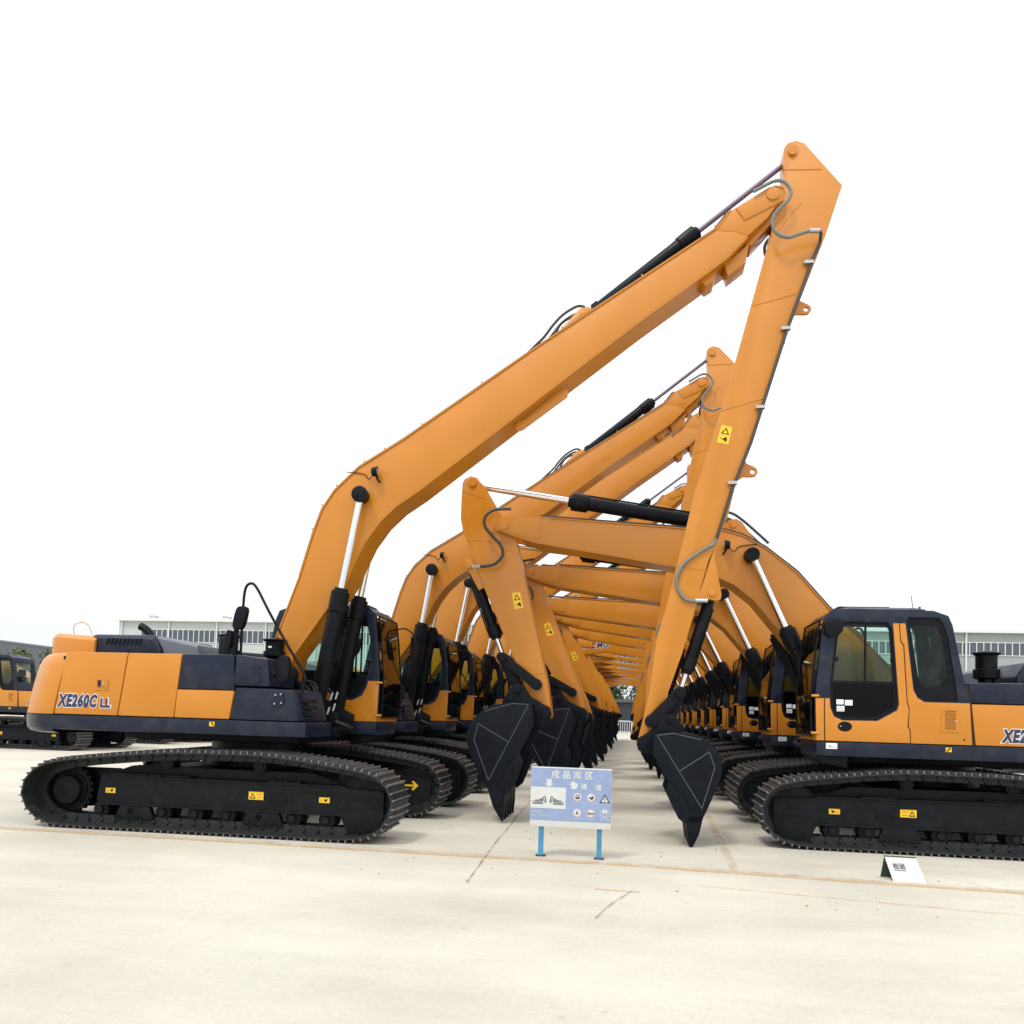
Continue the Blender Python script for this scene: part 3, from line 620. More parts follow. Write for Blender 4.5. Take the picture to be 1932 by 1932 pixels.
    # lettering both sides
    for side in (-1, 1):
        if side == -1: x0, z0 = -1.80, 1.512; fn = lambda y: (lambda tx, ty: (x0+tx, -y, z0+ty))
        else: x0, z0 = -.345, 1.462; fn = lambda y: (lambda tx, ty: (x0-tx, y, z0+ty))
        lt = MB()
        add_text(lt, 'XE260C', .215, fn(1.4545), 0, off=.022, shear=.22, sx=.66, spacing=1.16)
        add_text(lt, 'XE260C', .215, fn(1.4575), 1, off=.0125, shear=.22, sx=.66, spacing=1.16)
        if side == -1:
            f1 = lambda tx, ty: (x0+.60+tx, -1.4545, z0+ty); f2 = lambda tx, ty: (x0+.60+tx, -1.4575, z0+ty)
            add_text(lt, 'LL', .16, f1, 0, off=.017, shear=.05, sx=.85, spacing=1.2); add_text(lt, 'LL', .16, f2, 1, off=.009, shear=.05, sx=.85, spacing=1.1)
        B(lt, 'lettering', [WHT, BLU])
    return O

# ---- front attachments --------------------------------------------------------------------
def rot(px, pz, ang, sc=1.):
    return Matrix.Translation((px, 0, pz)) @ Matrix.Rotation(-ang, 4, 'Y') @ Matrix.Scale(sc, 4) @ Matrix.Translation((-px, 0, -pz))
def along(p, q, y=0., sc=1.):
    a = math.atan2(q.z-p.z, q.x-p.x)
    return Matrix.Translation((p.x, y, p.z)) @ Matrix.Rotation(-a, 4, 'Y') @ Matrix.Scale(sc, 4)
def barrel(name, L, r, root, head=.16, hr=1.28, eye=.10, M=BLK, port=True):
    b = MB(); b.prof((0, 0, 0), (1, 0, 0), [(.04, r*.7), (.09, r), (L-head*1.6, r), (L-head*1.5, r*hr*.96), (L-head, r*hr), (L-.05, r*hr), (L-.045, r*.95), (L, r*.9)], n=22)
    b.cyl((0, -r*.8, 0), (0, r*.8, 0), eye, n=20)
    if port:
        b.tube([(.25, r*.2, r*1.12), (L-head*1.9, r*.2, r*1.15), (L-head*1.2, r*.1, r*1.2)], r*.14, 6); b.box(.18, .28, -.03, .03, r*.8, r*1.25)
    return b.build(name, M, root)
def rodm(L, r, root, eye=.1, ball=False):
    b = MB(); b.cyl((0.02, 0, 0), (L, 0, 0), r, n=16)
    o = b.build('piston_rod', CHR, root)
    e = MB(); e.cyl((0, -r*1.6, 0), (0, r*1.6, 0), eye, n=20)
    if ball: e.prof((0, -.09, 0), (0, 1, 0), [(0, eye*.7), (.01, eye*1.12), (.05, eye*1.15), (.12, eye*1.0)], n=20); e.cyl((eye*.3, -.10, -.02), (eye*.3, -.115, -.02), .018, n=8)
    e.build('rod_end', BLK, root)
    return o

def bucket(root, piv, s=1., ra=0., teeth=5, w=.50):
    ox, oz = piv
    T = lambda x, z: (ox+((x-5.47)*math.cos(ra)-(z-1.285)*math.sin(ra))*s, oz+((x-5.47)*math.sin(ra)+(z-1.285)*math.cos(ra))*s)
    S = [(5.60, 1.42), (5.585, 1.17), (5.82, .79), (5.94, .57), (6.00, .40), (6.10, .30), (6.22, .34), (6.27, .45), (6.41, .79), (6.46, .96), (6.46, 1.11), (6.38, 1.26), (6.23, 1.385), (6.06, 1.445), (5.85, 1.455)]
    b = MB(); P = [T(*p) for p in S]
    for sgn in (-1, 1): b.prism(P, sgn*w*s, sgn*(w-.03)*s)
    sh = [(5.60, 1.42), (5.85, 1.455), (6.06, 1.445), (6.23, 1.385), (6.38, 1.26), (6.46, 1.11), (6.46, .96), (6.41, .79), (6.27, .45), (6.16, .25)]
    sp = [Vector((T(*p)[0], 0, T(*p)[1])) for p in sh]; sp = [sp[0]]+spline(sp[1:], 4)
    sp = [Vector((p[0], 0, p[2])) for p in sp]
    n = len(sp); vi = []; vo = []
    for i in range(n):
        t = (sp[min(i+1, n-1)]-sp[max(i-1, 0)]).normalized(); q = Vector((-t.z, 0, t.x))*(-.03*s)
        vo.append(sp[i]); vi.append(sp[i]+q)
    ww = (w-.012)*s
    v = [(p.x, -ww, p.z) for p in vo]+[(p.x, ww, p.z) for p in vo]+[(p.x, -ww, p.z) for p in vi]+[(p.x, ww, p.z) for p in vi]
    f = []
    for i in range(n-1): f += [(i, i+1, n+i+1, n+i), (2*n+i, 3*n+i, 3*n+i+1, 2*n+i+1), (i, 2*n+i, 2*n+i+1, i+1), (n+i, n+i+1, 3*n+i+1, 3*n+i)]
    f += [(0, n, 3*n, 2*n), (n-1, 3*n-1, 4*n-1, 2*n-1)]
    b.add(v, f)
    # ears
    ear = [T(*p) for p in [(5.40, 1.36), (5.385, 1.28), (5.41, 1.20), (5.48, 1.165), (5.60, 1.17), (5.72, 1.38), (5.95, 1.44), (6.0, 1.50), (5.93, 1.60), (5.86, 1.69), (5.77, 1.69), (5.70, 1.64), (5.63, 1.52), (5.50, 1.42)]]
    for sgn in (-1, 1): b.prism(ear, sgn*.25*s, sgn*.205*s)
    for (x, z) in ((5.47, 1.285), (5.81, 1.63)): c = T(x, z); b.cyl((c[0], -.28*s, c[1]), (c[0], .28*s, c[1]), .062*s, n=18)
    o = b.build('bucket', BKT, root, bevel=.006)
    wd = MB()
    for sgn in (-1, 1):
        for seg in (((5.64, 1.41), (6.22, .50)), ((5.93, .96), (6.30, 1.22)), ((6.30, 1.22), (6.37, 1.02)), ((6.37, 1.02), (6.22, .50)), ((5.64, 1.41), (5.85, 1.44)), ((5.85, 1.44), (6.2, 1.37))):
            a = T(*seg[0]); c = T(*seg[1]); wd.tube([(a[0], sgn*w*s, a[1]), (c[0], sgn*w*s, c[1])], .007, 5)
    wd.build('weld_seam', WELD, o)
    for sgn in (-1, 1):
        sc_ = MB(); sc_.prism([T(*p) for p in [(5.80, .83), (5.76, .70), (5.83, .55), (5.93, .36), (6.02, .30), (6.08, .42), (5.98, .62)]], sgn*(w+.002)*s, sgn*(w+.034)*s)
        for q in ((5.90, .62), (5.97, .48)): c = T(*q); sc_.cyl((c[0], sgn*(w+.03)*s, c[1]), (c[0], sgn*(w+.055)*s, c[1]), .022, n=8)
        sc_.build('side_cutter', BKT, o, bevel=.004)
    lip = MB(); lip.prism([T(*p) for p in [(6.02, .38), (6.25, .42), (6.19, .22), (6.12, .14), (6.05, .20)]], -w*s, w*s); lip.build('cutting_lip', BKT, o, bevel=.005)
    t0 = None
    for k in range(teeth):
        y = (-w+.06+k*(2*w-.12)/(teeth-1))*s
        if t0 is None:
            tt = MB(); h = .045*s
            a = [T(*p) for p in [(6.03, .30), (6.05, .14), (6.19, .16), (6.23, .34)]]; tip = T(6.09, -.03)
            tt.hexa([(tip[0]-.012, -h*.5, tip[1]), (tip[0]+.012, -h*.5, tip[1]), (tip[0]+.012, h*.5, tip[1]), (tip[0]-.012, h*.5, tip[1]), (a[1][0], -h, a[1][1]), (a[2][0], -h, a[2][1]), (a[2][0], h, a[2][1]), (a[1][0], h, a[1][1])])
            tt.hexa([(a[1][0], -h, a[1][1]), (a[2][0], -h, a[2][1]), (a[2][0], h, a[2][1]), (a[1][0], h, a[1][1]), (a[0][0], -h, a[0][1]), (a[3][0], -h, a[3][1]), (a[3][0], h, a[3][1]), (a[0][0], h, a[0][1])])
            t0 = tt.build('bucket_tooth', BKT, o, bevel=.004); t0.location.y = y
        else:
            t_ = t0.copy(); SC.collection.objects.link(t_); t_.location.y = y
    return o

def caution(parent, quad, y, yo):
    """yellow caution label: triangle above, hand pictogram below; quad = four (x,z) corners TL,TR,BR,BL"""
    TL, TR, BR, BL = [Vector(q) for q in quad]
    P = lambda u, v: tuple(TL.lerp(TR, u).lerp(BL.lerp(BR, u), v))
    d = MB(); d.prism([P(0, 0), P(1, 0), P(1, 1), P(0, 1)], y, yo)
    e = yo+(yo-y)*.5
    d.holed([P(.5, .10), P(.88, .47), P(.12, .47)], [[P(.5, .19), P(.74, .43), P(.26, .43)]], yo, e, 1)
    d.box(*sorted((P(.12, .5)[0], P(.88, .51)[0])), yo, e, P(.5, .515)[1], P(.5, .5)[1], 1) if False else None
    d.prism([P(.45, .82), P(.5, .68), P(.62, .66), P(.68, .60), (P(.74, .64)), P(.80, .80), P(.74, .90), P(.64, .88), P(.62, .76), P(.55, .84)], yo, e, 1)
    d.prism([P(.2, .70), P(.5, .76), P(.5, .80), P(.2, .74)], yo, e, 1)
    return d.build('warning_sticker', [YEL, BLK], parent)

def front(root, kind):
    """boom, arm, cylinders, bucket in body frame. returns spec for posing"""
    S = {'root': root, 'B': [], 'A': [], 'K': []}
    LLk = kind == 'long'
    if LLk:
        top = [(.46, 2.10), (.54, 2.30), (.95, 3.455), (1.12, 4.06), (1.24, 4.40), (1.41, 4.66), (1.75, 4.985), (2.39, 5.375), (4.25, 6.63), (6.62, 8.15), (6.80, 8.39)]
        bot = [(7.02, 8.03), (6.75, 7.75), (5.62, 6.94), (4.63, 6.19), (3.53, 5.35), (2.63, 4.665), (2.31, 4.45), (2.08, 4.23), (1.88, 3.95), (1.74, 3.65), (1.61, 3.34), (1.40, 3.03), (.89, 2.30), (.80, 1.95), (.74, 1.84), (.62, 1.79), (.50, 1.84), (.45, 1.95)]
        fork = [(6.60, 8.13), (6.80, 8.39), (7.28, 8.655), (7.38, 8.68), (7.46, 8.645), (7.49, 8.57), (7.46, 8.48), (7.38, 8.42), (7.28, 8.27), (7.02, 8.03), (6.86, 8.10)]
        patch = [(6.86, 8.415), (7.28, 8.665), (7.38, 8.69), (7.47, 8.65), (7.50, 8.57), (7.46, 8.47), (6.98, 8.24)]
        AP = (7.34, 8.57); bw = .26; aw = .165
        arm = [(7.49, 9.275), (7.53, 9.34), (7.64, 9.365), (7.75, 9.32), (8.24, 8.706), (8.04, 8.046), (7.57, 6.745), (7.15, 5.288), (6.93, 4.686), (6.85, 4.312), (6.70, 3.91), (6.55, 3.40), (6.46, 3.10), (6.29, 2.464), (6.08, 1.82), (5.92, 1.30), (5.86, 1.17), (5.78, 1.15), (5.73, 1.20), (5.74, 1.33), (5.82, 1.681), (5.86, 1.913), (5.95, 2.667), (6.06, 3.053), (6.18, 3.579), (6.42, 4.65), (6.61, 5.30), (6.94, 6.513), (7.30, 7.948), (7.33, 8.042), (7.42, 8.723), (7.50, 8.815), (7.49, 9.105)]
        lobe = [(6.70, 3.91), (6.68, 3.72), (6.78, 3.24), (6.77, 3.17), (6.71, 3.155), (6.60, 3.18), (6.48, 3.13), (6.50, 3.3), (6.60, 3.7)]
        bc_top, bc_bot = Vector((1.84, 0, 4.562)), Vector((1.28, 0, 1.35)); ac0, ac1 = Vector((4.87, 0, 7.113)), Vector((7.60, 0, 9.22))
        kc0, kc1 = Vector((6.66, 0, 3.26)), Vector((6.27, 0, 1.93)); HL = Vector((5.90, 0, 1.535)); PV = (5.80, 1.235); EAR = Vector((5.80+.34, 0, 1.235+.345)); ks = 1.0
        bc_L, bc_R = 1.93, 1.62; ac_L, ac_R = 1.92, 1.65; kc_L, kc_R = 1.12, .5
        tf = [(AP[0], AP[1])]
        stk = [(7.07, 5.47), (7.21, 5.43), (7.16, 5.20), (7.01, 5.23)]
        stk = [(6.74, 5.52), (6.88, 5.48), (6.83, 5.25), (6.68, 5.28)]
    else:
        top = [(.46, 2.10), (.60, 2.40), (1.0, 2.83), (1.5, 3.30), (1.95, 3.82), (2.40, 4.18), (2.72, 4.36), (2.98, 4.44), (3.53, 4.47), (5.05, 4.60), (5.75, 4.665)]
        bot = [(6.02, 4.35), (5.80, 4.287), (3.7, 3.925), (3.08, 3.769), (2.82, 3.653), (2.53, 3.421), (2.35, 3.20), (1.9, 2.65), (1.35, 2.15), (.85, 1.86), (.74, 1.82), (.62, 1.79), (.50, 1.84), (.45, 1.95)]
        fork = [(5.60, 4.655), (5.75, 4.665), (6.10, 4.68), (6.32, 4.66), (6.41, 4.63), (6.44, 4.55), (6.41, 4.47), (6.33, 4.44), (6.15, 4.37), (5.95, 4.32), (5.70, 4.275)]
        patch = [(5.72, 4.62), (6.10, 4.69), (6.32, 4.67), (6.42, 4.635), (6.45, 4.55), (6.42, 4.465), (5.98, 4.36), (5.74, 4.33)]
        AP = (6.32, 4.555); bw = .26; aw = .165
        arm = [(7.01, 5.25), (6.98, 5.31), (6.88, 5.36), (6.78, 5.33), (6.73, 5.26), (6.66, 5.20), (6.44, 4.836), (6.20, 4.42), (6.12, 4.319), (5.93, 3.543), (5.57, 2.094), (5.50, 1.66), (5.51, 1.58), (5.58, 1.555), (5.66, 1.59), (5.73, 1.70), (5.88, 1.942), (6.04, 2.346), (6.17, 2.626), (6.61, 3.58), (6.81, 4.094), (6.98, 4.488), (7.02, 4.675), (7.02, 5.007)]
        lobe = [(6.61, 3.60), (6.72, 3.86), (6.82, 4.02), (6.90, 4.05), (6.95, 4.00), (6.93, 3.90), (6.84, 3.80), (6.70, 3.55)]
        bc_top, bc_bot = Vector((2.60, 0, 4.054)), Vector((1.36, 0, 1.35)); ac0, ac1 = Vector((2.85, 0, 4.56)), Vector((6.85, 0, 5.251))
        kc0, kc1 = Vector((6.86, 0, 3.94)), Vector((6.29, 0, 2.50)); HL = Vector((5.74, 0, 2.09)); PV = (5.59, 1.65); EAR = Vector((5.59+.374*1.18, 0, 1.65+.307*1.18)); ks = 1.18
        bc_L, bc_R = 1.82, 1.55; ac_L, ac_R = 2.52, 1.75; kc_L, kc_R = 1.22, .5
        stk = [(6.17, 3.51), (6.04, 3.52), (5.98, 3.28), (6.12, 3.25)]
    S.update(AP=AP, bc_top=bc_top, bc_bot=bc_bot, ac0=ac0, ac1=ac1, kc0=kc0, kc1=kc1, HL=HL, PV=PV, EAR=EAR, ks=ks)
    # boom
    b = MB(); b.prism(top+bot, -bw, bw); bo = b.build('boom', ORG, root, bevel=.007); S['B'].append(bo)
    fk = MB()
    for sg in (-1, 1): fk.prism(fork, sg*.172, sg*(bw+.004)); fk.prism(patch, sg*(bw+.004), sg*(bw+.018))
    fk.cyl((AP[0], -bw-.04, AP[1]), (AP[0], bw+.04, AP[1]), .085, n=22)
    fk.build('boom_fork', ORG, bo, bevel=.004)
    # flanges: top and bottom plates a little proud of the web
    fl = MB()
    def flange(pts, th, w):
        n = len(pts); v = []
        for i in range(n):
            a = Vector((pts[max(i-1, 0)][0], pts[max(i-1, 0)][1])); c = Vector((pts[min(i+1, n-1)][0], pts[min(i+1, n-1)][1])); t = (c-a).normalized(); nv = Vector((-t.y, t.x))*th
            x, z = pts[i]; v += [(x, -w, z), (x, w, z), (x+nv.x, w, z+nv.y), (x+nv.x, -w, z+nv.y)]
        f = [(0, 1, 2, 3), (4*n-1, 4*n-2, 4*n-3, 4*n-4)]
        for i in range(n-1):
            for k in range(4): f.append((4*i+k, 4*i+(k+1) % 4, 4*i+4+(k+1) % 4, 4*i+4+k))
        fl.add(v, f)
    flange(top[1:], .018, bw+.014); flange(bot[:12], .018, bw-.004)
    fl.build('boom_flange', ORG, bo)
    # hydraulic lines along the top
    ln = MB(); off = .05
    tp = [(x, z) for x, z in top[2:]]
    for y, o_ in ((-.20, .045), (-.12, .06), (.12, .06), (.20, .045)):
        pts = []
        for i, (x, z) in enumerate(tp):
            a = Vector(tp[max(i-1, 0)]); c = Vector(tp[min(i+1, len(tp)-1)]); t = (c-a).normalized(); pts.append((x-t.y*o_, y, z+t.x*o_))
        ln.tube(pts, .014, 6)
    cl = ln
    for i in range(1, len(tp)-1):
        for fr_ in (.15, .6):
            a, c = Vector(tp[i]), Vector(tp[i+1]); 
            if (c-a).length < .6 and fr_ > .3: continue
            p = a.lerp(c, fr_); t = (c-a).normalized(); cl.cyl((p.x, -.23, p.y), (p.x-t.y*.065, -.23, p.y+t.x*.065), .012, n=6, mi=1)
    ln.build('hydraulic_line', [HOSE, ORG], bo)
    # cylinder lugs on boom
    lg = MB()
    if LLk: lp_ = [(4.30, 6.69), (4.38, 6.74), (4.80, 7.20), (4.87, 7.235), (4.96, 7.21), (5.02, 7.13), (5.06, 7.13), (4.9, 7.04)]
    else: lp_ = [(2.45, 4.22), (2.72, 4.60), (2.80, 4.65), (2.90, 4.64), (3.0, 4.56), (3.2, 4.46)]
    for sg in (-1, 1): lg.prism(lp_, sg*.10, sg*.15)
    lg.cyl((ac0.x, -.17, ac0.z), (ac0.x, .17, ac0.z), .05, n=16)
    lg.build('cylinder_lug', ORG, bo, bevel=.004)
    if LLk:
        for pts, w_ in (([(3.92, 5.60), (3.98, 5.52), (4.05, 5.54), (4.66, 5.99), (4.67, 6.08), (4.60, 6.10), (4.52, 6.06), (4.08, 5.69), (3.98, 5.66)], .10), ([(6.42, 7.52), (6.50, 7.44), (6.60, 7.50), (6.66, 7.70)], .15), ([(6.74, 7.72), (6.79, 7.56), (7.02, 7.74), (7.06, 8.0)], .15), ([(7.04, 7.99), (7.09, 7.97), (7.42, 8.34), (7.44, 8.42), (7.36, 8.44)], .15)):
            gd = MB(); gd.prism(pts, -w_, w_ if w_ != .10 else -.07); gd.build('guard_plate', ORG, bo, bevel=.004)
        hs = MB()
        for y, pts in ((-.14, [(4.87, 7.23), (4.76, 7.24), (4.57, 7.13), (4.43, 6.98), (4.32, 6.83), (4.22, 6.73), (4.05, 6.56)]), (-.05, [(4.80, 7.16), (4.66, 7.13), (4.53, 7.04), (4.46, 6.90), (4.38, 6.76)]), (.1, [(4.87, 7.23), (4.74, 7.26), (4.55, 7.15), (4.41, 6.98), (4.25, 6.75)])):
            hs.tube(spline([(x, y, z) for x, z in pts], 4), .02, 6)
        hs.build('hose', HOSE, bo)
        sh_pts = [(7.08, 8.60), (7.22, 8.67), (7.33, 8.72), (7.42, 8.725), (7.50, 8.68), (7.56, 8.57), (7.53, 8.46), (7.43, 8.36), (7.35, 8.26), (7.33, 8.15), (7.38, 8.02), (7.52, 7.95), (7.66, 7.98), (7.81, 8.02), (7.93, 8.01)]
        yh = -bw-.05
    else:
        hs = MB()
        for y, dz_ in ((-.16, 0), (-.22, .03), (.15, .02)):
            hs.tube(spline([(3.45, y, 4.54), (3.2, y, 4.60+dz_), (3.0, y, 4.72+dz_), (2.86, y, 4.71+dz_), (2.70, y, 4.60+dz_), (2.50, y, 4.42+dz_), (2.33, y, 4.28)], 4), .02, 6)
        hs.tube([(2.36, -.24, 4.30), (2.42, -.24, 4.35)], .032, 8, 1)
        hs.build('hose', [HOSE, STL], bo)
        ln = MB(); ln.tube(spline([(6.15, -bw-.02, 4.80), (5.85, -bw-.02, 4.77), (5.76, -bw-.01, 4.73), (5.68, -bw+.02, 4.70), (5.0, -bw+.03, 4.64), (4.4, -bw+.03, 4.59), (3.5, -bw+.03, 4.53)], 4), .02, 6)
        for x in (6.0, 5.0, 4.2): ln.tube([(x, -bw, 4.60+.01*(6-x)*-5), (x, -bw, 4.79-(6-x)*.09)], .014, 6, 1)
        ln.build('side_line', [HOSE, ORG], bo)
        sh_pts = [(6.20, 4.79), (6.34, 4.79), (6.48, 4.77), (6.60, 4.67), (6.60, 4.52), (6.47, 4.36), (6.34, 4.22), (6.31, 4.07), (6.40, 3.95), (6.54, 3.90), (6.78, 3.89)]
        yh = -bw-.05
    hh = MB()
    for y in (yh, -yh):
        hh.tube(spline([(x, y, z) for x, z in sh_pts], 5), .023 if LLk else .024, 8, 0)
        e0, e1 = sh_pts[-1], sh_pts[-2]; d = (Vector(e1)-Vector(e0)).normalized()*.13
        hh.tube([(e0[0], y, e0[1]), (e0[0]+d.x, y, e0[1]+d.y)], .03, 8, 1)
    S['A'].append(hh.build('hose', [HOSG if LLk else HOSE, STL], root))
    # boom light
    lx, lz = (2.03, 4.896) if LLk else (2.96, 4.21)
    for sg in (-1, 1):
        w_ = MB(); w_.prof((lx, sg*(bw+.10), lz), (1, 0, .0), [(-.05, .03), (-.045, .06), (.03, .075), (.035, .06)], n=16); w_.tube([(lx, sg*(bw+.10), lz), (lx+.02, sg*(bw+.08), lz-.09), (lx+.04, sg*bw, lz-.12)], .014, 6)
        w_.tube(spline([(lx-.03, sg*(bw+.09), lz-.03), (lx-.12, sg*(bw+.02), lz-.08), (lx-.2, sg*(bw+.012), lz), (lx-.45, sg*(bw+.012), lz+.03)], 4), .006, 5)
        w_.cyl((lx+.03, sg*(bw+.10), lz), (lx+.04, sg*(bw+.10), lz), .05, n=16, mi=1)
        w_.build('work_light', [BLK, STL], bo)
    # logo lettering on boom
    if LLk: lo, ang, sz = (3.35, 5.53), math.atan2(2.3, 3.3), .36
    else: lo, ang, sz = (3.75, 4.13), math.atan2(.13, 1.5), .30
    for sg in (-1, 1):
        lg_ = MB(); sgn = -sg                     # text runs away from the foot on the right side
        for off_, mi, yy in ((.022, 0, .003), (.008, 1, .006)):
            if sg == -1: fn = lambda tx, ty: (lo[0]+tx*math.cos(ang)-ty*math.sin(ang), sg*(bw+yy), lo[1]+tx*math.sin(ang)+ty*math.cos(ang))
            else:
                ex = 1.15; fn = lambda tx, ty: (lo[0]+(ex-tx)*math.cos(ang)-ty*math.sin(ang), sg*(bw+yy), lo[1]+(ex-tx)*math.sin(ang)+ty*math.cos(ang))
            add_text(lg_, 'XCMG', sz, fn, mi, off=off_, shear=.25)
        S.setdefault('logo', []).append(lg_.build('boom_logo', [WHT, BLU], bo))
    # arm
    b = MB(); b.prism(arm, -aw, aw); ar = b.build('arm', ORG, root, bevel=.008); S['A'].append(ar)
    lb = MB()
    for sg in (-1, 1): lb.prism(lobe, sg*.075, sg*(aw-.02 if not LLk else aw+.0))
    lb.cyl((kc0.x, -aw-.02, kc0.z), (kc0.x, aw+.02, kc0.z), .05, n=16); lb.build('arm_lug', ORG, ar, bevel=.003)
    pn = MB(); pn.cyl((ac1.x, -aw-.03, ac1.z), (ac1.x, aw+.03, ac1.z), .065, n=20); pn.cyl((PV[0], -aw-.06, PV[1]), (PV[0], aw+.06, PV[1]), .085, n=20)
    pn.build('arm_pin', ORG, ar)
    ws = MB()
    segs = [((7.49, 8.97), (7.98, 8.94)), ((7.10, 7.12), (7.68, 7.26)), ((6.70, 5.7), (7.28, 5.86)), ((6.19, 3.62), (6.60, 3.55)), ((7.4, 8.1), (7.72, 8.5))] if LLk else [((6.66, 5.0), (7.0, 5.12)), ((6.24, 4.30), (6.92, 4.35)), ((5.9, 2.25), (5.62, 2.28)), ((6.30, 4.20), (6.05, 4.10))]
    for a_, c_ in segs:
        for sg in (-1, 1): ws.tube([(a_[0], sg*aw, a_[1]), (c_[0], sg*aw, c_[1])], .007, 5)
    ws.build('weld_seam', ORG, ar)
    for sg in (-1, 1): caution(ar, stk, sg*aw, sg*(aw+.003))
    ap = MB()
    if LLk:
        pp = [(7.93, 8.01), (7.95, 7.89), (7.88, 7.72), (7.79, 7.45), (7.54, 6.70), (7.12, 5.26), (6.88, 4.60), (6.78, 4.25), (6.70, 3.97)]
        for y in (-aw-.03, aw+.03): ap.tube([(7.93, y*1.58, 8.01), (7.955, y*1.4, 8.00), (7.96, y, 7.93)]+[(x, y, z) for x, z in pp[1:]], .022, 8); ap.tube(spline([(x, y*(1.0), z) for x, z in [(6.70, 3.97), (6.66, 3.90), (6.60, 3.87), (6.43, 3.76), (6.28, 3.64), (6.20, 3.48), (6.19, 3.36), (6.26, 3.22), (6.36, 3.15), (6.56, 3.15)]], 4), .022, 8, 2); ap.tube([(6.44, y, 3.15), (6.60, y, 3.15)], .03, 8, 1)
        for x, z in ((7.84, 7.66), (7.56, 6.78), (7.25, 5.73), (6.91, 4.72)): ap.box(x-.08, x+.04, -aw-.06, -aw, z-.02, z+.02, 1); ap.box(x-.08, x+.04, aw, aw+.06, z-.02, z+.02, 1)
        for cx, cz, dx_, dz_ in ((7.17, 4.92, 1, -.25), (7.83, 7.12, 1, -.28)):
            lu = MB(); ln_ = Vector((dx_, dz_)).normalized(); tt = Vector((-ln_.y, ln_.x)); c0 = Vector((cx, cz))
            hole = [tuple(c0+Vector((math.cos(a), math.sin(a)))*.033) for a in [k*math.pi/5 for k in range(10)]]
            outer = [tuple(c0-ln_*.22+tt*.22), tuple(c0-ln_*.10+tt*.09), tuple(c0+tt*.07), tuple(c0+ln_*.05+tt*.05), tuple(c0+ln_*.07), tuple(c0+ln_*.05-tt*.05), tuple(c0-tt*.07), tuple(c0-ln_*.10-tt*.09), tuple(c0-ln_*.22-tt*.22)]
            lu.holed(outer, [hole], -.02, .02)
            lu.build('lifting_eye', ORG, ar)
    else:
        pp = [(6.80, 3.90), (6.86, 3.88)]
        ap.tube([(6.76, -aw-.05, 3.89), (6.90, -aw-.05, 3.90)], .03, 8, 1)
        ap.tube([(6.99, -aw+.03, 4.60), (6.95, -aw+.03, 4.38)], .012, 6)
    ap.build('arm_line', [HOSE, STL, HOSG], ar)
    # cylinders
    S['bc'] = []
    br = .105 if LLk else .10
    for y in (-.385, .385):
        bb = barrel('boom_cylinder', bc_L, br, root, head=.22, hr=1.22, eye=.12); rd = rodm(bc_R, .05, bb, eye=.10, ball=True); S['bc'].append((bb, rd, y))
    bb = barrel('arm_cylinder', ac_L, .088 if LLk else .105, root, head=.20, hr=1.35, eye=.08); rd = rodm(ac_R, .035 if LLk else .052, bb, eye=.07)
    if LLk: rd.data.materials[0] = mat('dull_rod', (.16, .14, .19), .4, metal=.3)
    S['ac'] = (bb, rd)
    bb = barrel('bucket_cylinder', kc_L, .075 if LLk else .085, root, head=.14, hr=1.3, eye=.07); rd = rodm(kc_R, .04, bb, eye=.07); S['kc'] = (bb, rd)
    # linkage
    lk = MB()
    for y in (-aw-.05, aw+.05):
        dv = (HL-kc1); L_ = dv.length; t = dv.normalized(); n_ = Vector((-t.z, 0, t.x)); pts = []
        prof_ = [(0, .085), (.12, .07), (.5, .075), (.88, .075), (1, .09)]
        up = [kc1+t*(L_*f_)+n_*h_ for f_, h_ in prof_]; dn = [kc1+t*(L_*f_)-n_*h_ for f_, h_ in prof_]
        cap1 = [HL+t*.09]; cap0 = [kc1-t*.085]
        lk.prism([(p.x, p.z) for p in cap0+up+cap1+dn[::-1]], y-.03, y+.03)
    for c_, r_ in ((kc1, .075), (HL, .085)): lk.cyl((c_.x, -aw-.13, c_.z), (c_.x, aw+.13, c_.z), r_, n=20)
    S['K'].append(lk.build('rocker_link', BLK, root, bevel=.008))
    dl = MB(); t = (EAR-kc1).normalized(); n_ = Vector((-t.z, 0, t.x)); dl.prism([(p.x, p.z) for p in (kc1-t*.07, kc1+n_*.075, EAR+n_*.075, EAR+t*.07, EAR-n_*.075, kc1-n_*.075)], -.16, .16)
    S['K'].append(dl.build('bucket_link', BLK, root, bevel=.01))
    bk = bucket(root, PV, ks, 0. if LLk else R_(-6)); S['K'].append(bk)
    return S

def pose(S, dx, dz, db=0., da=0., sc=1.):
    """set the matrices of the front parts: boom turned by db, arm turned by da about the arm pin"""
    off = Matrix.Translation((dx, 0, dz)); MBm = off @ rot(FOOT[0], FOOT[1], db, sc)
    ap = (MBm @ Vector((S['AP'][0], 0, S['AP'][1])))
    MA = Matrix.Translation(ap) @ Matrix.Rotation(-da, 4, 'Y') @ Matrix.Translation(-ap) @ MBm
    for o in S['B']: o.matrix_basis = MBm
    for o in S['A']: o.matrix_basis = MA
    for o in S['K']: o.matrix_basis = MA
    b0 = off @ S['bc_bot']; b1 = MBm @ S['bc_top']
    for bb, rd, y in S['bc']:
        mb = along(b0, b1, y); bb.matrix_basis = mb; mr_ = mb.inverted() @ along(b1, b0, y)
        for ch in bb.children: ch.matrix_basis = mr_
    for key, a, b, Ma, Mb in (('ac', 'ac0', 'ac1', MBm, MA), ('kc', 'kc0', 'kc1', MA, MA)):
        p, q = Ma @ S[a], Mb @ S[b]; bb = S[key][0]; mb = along(p, q, 0, sc); bb.matrix_basis = mb
        for ch in bb.children: ch.matrix_basis = mb.inverted() @ along(q, p, 0, sc)

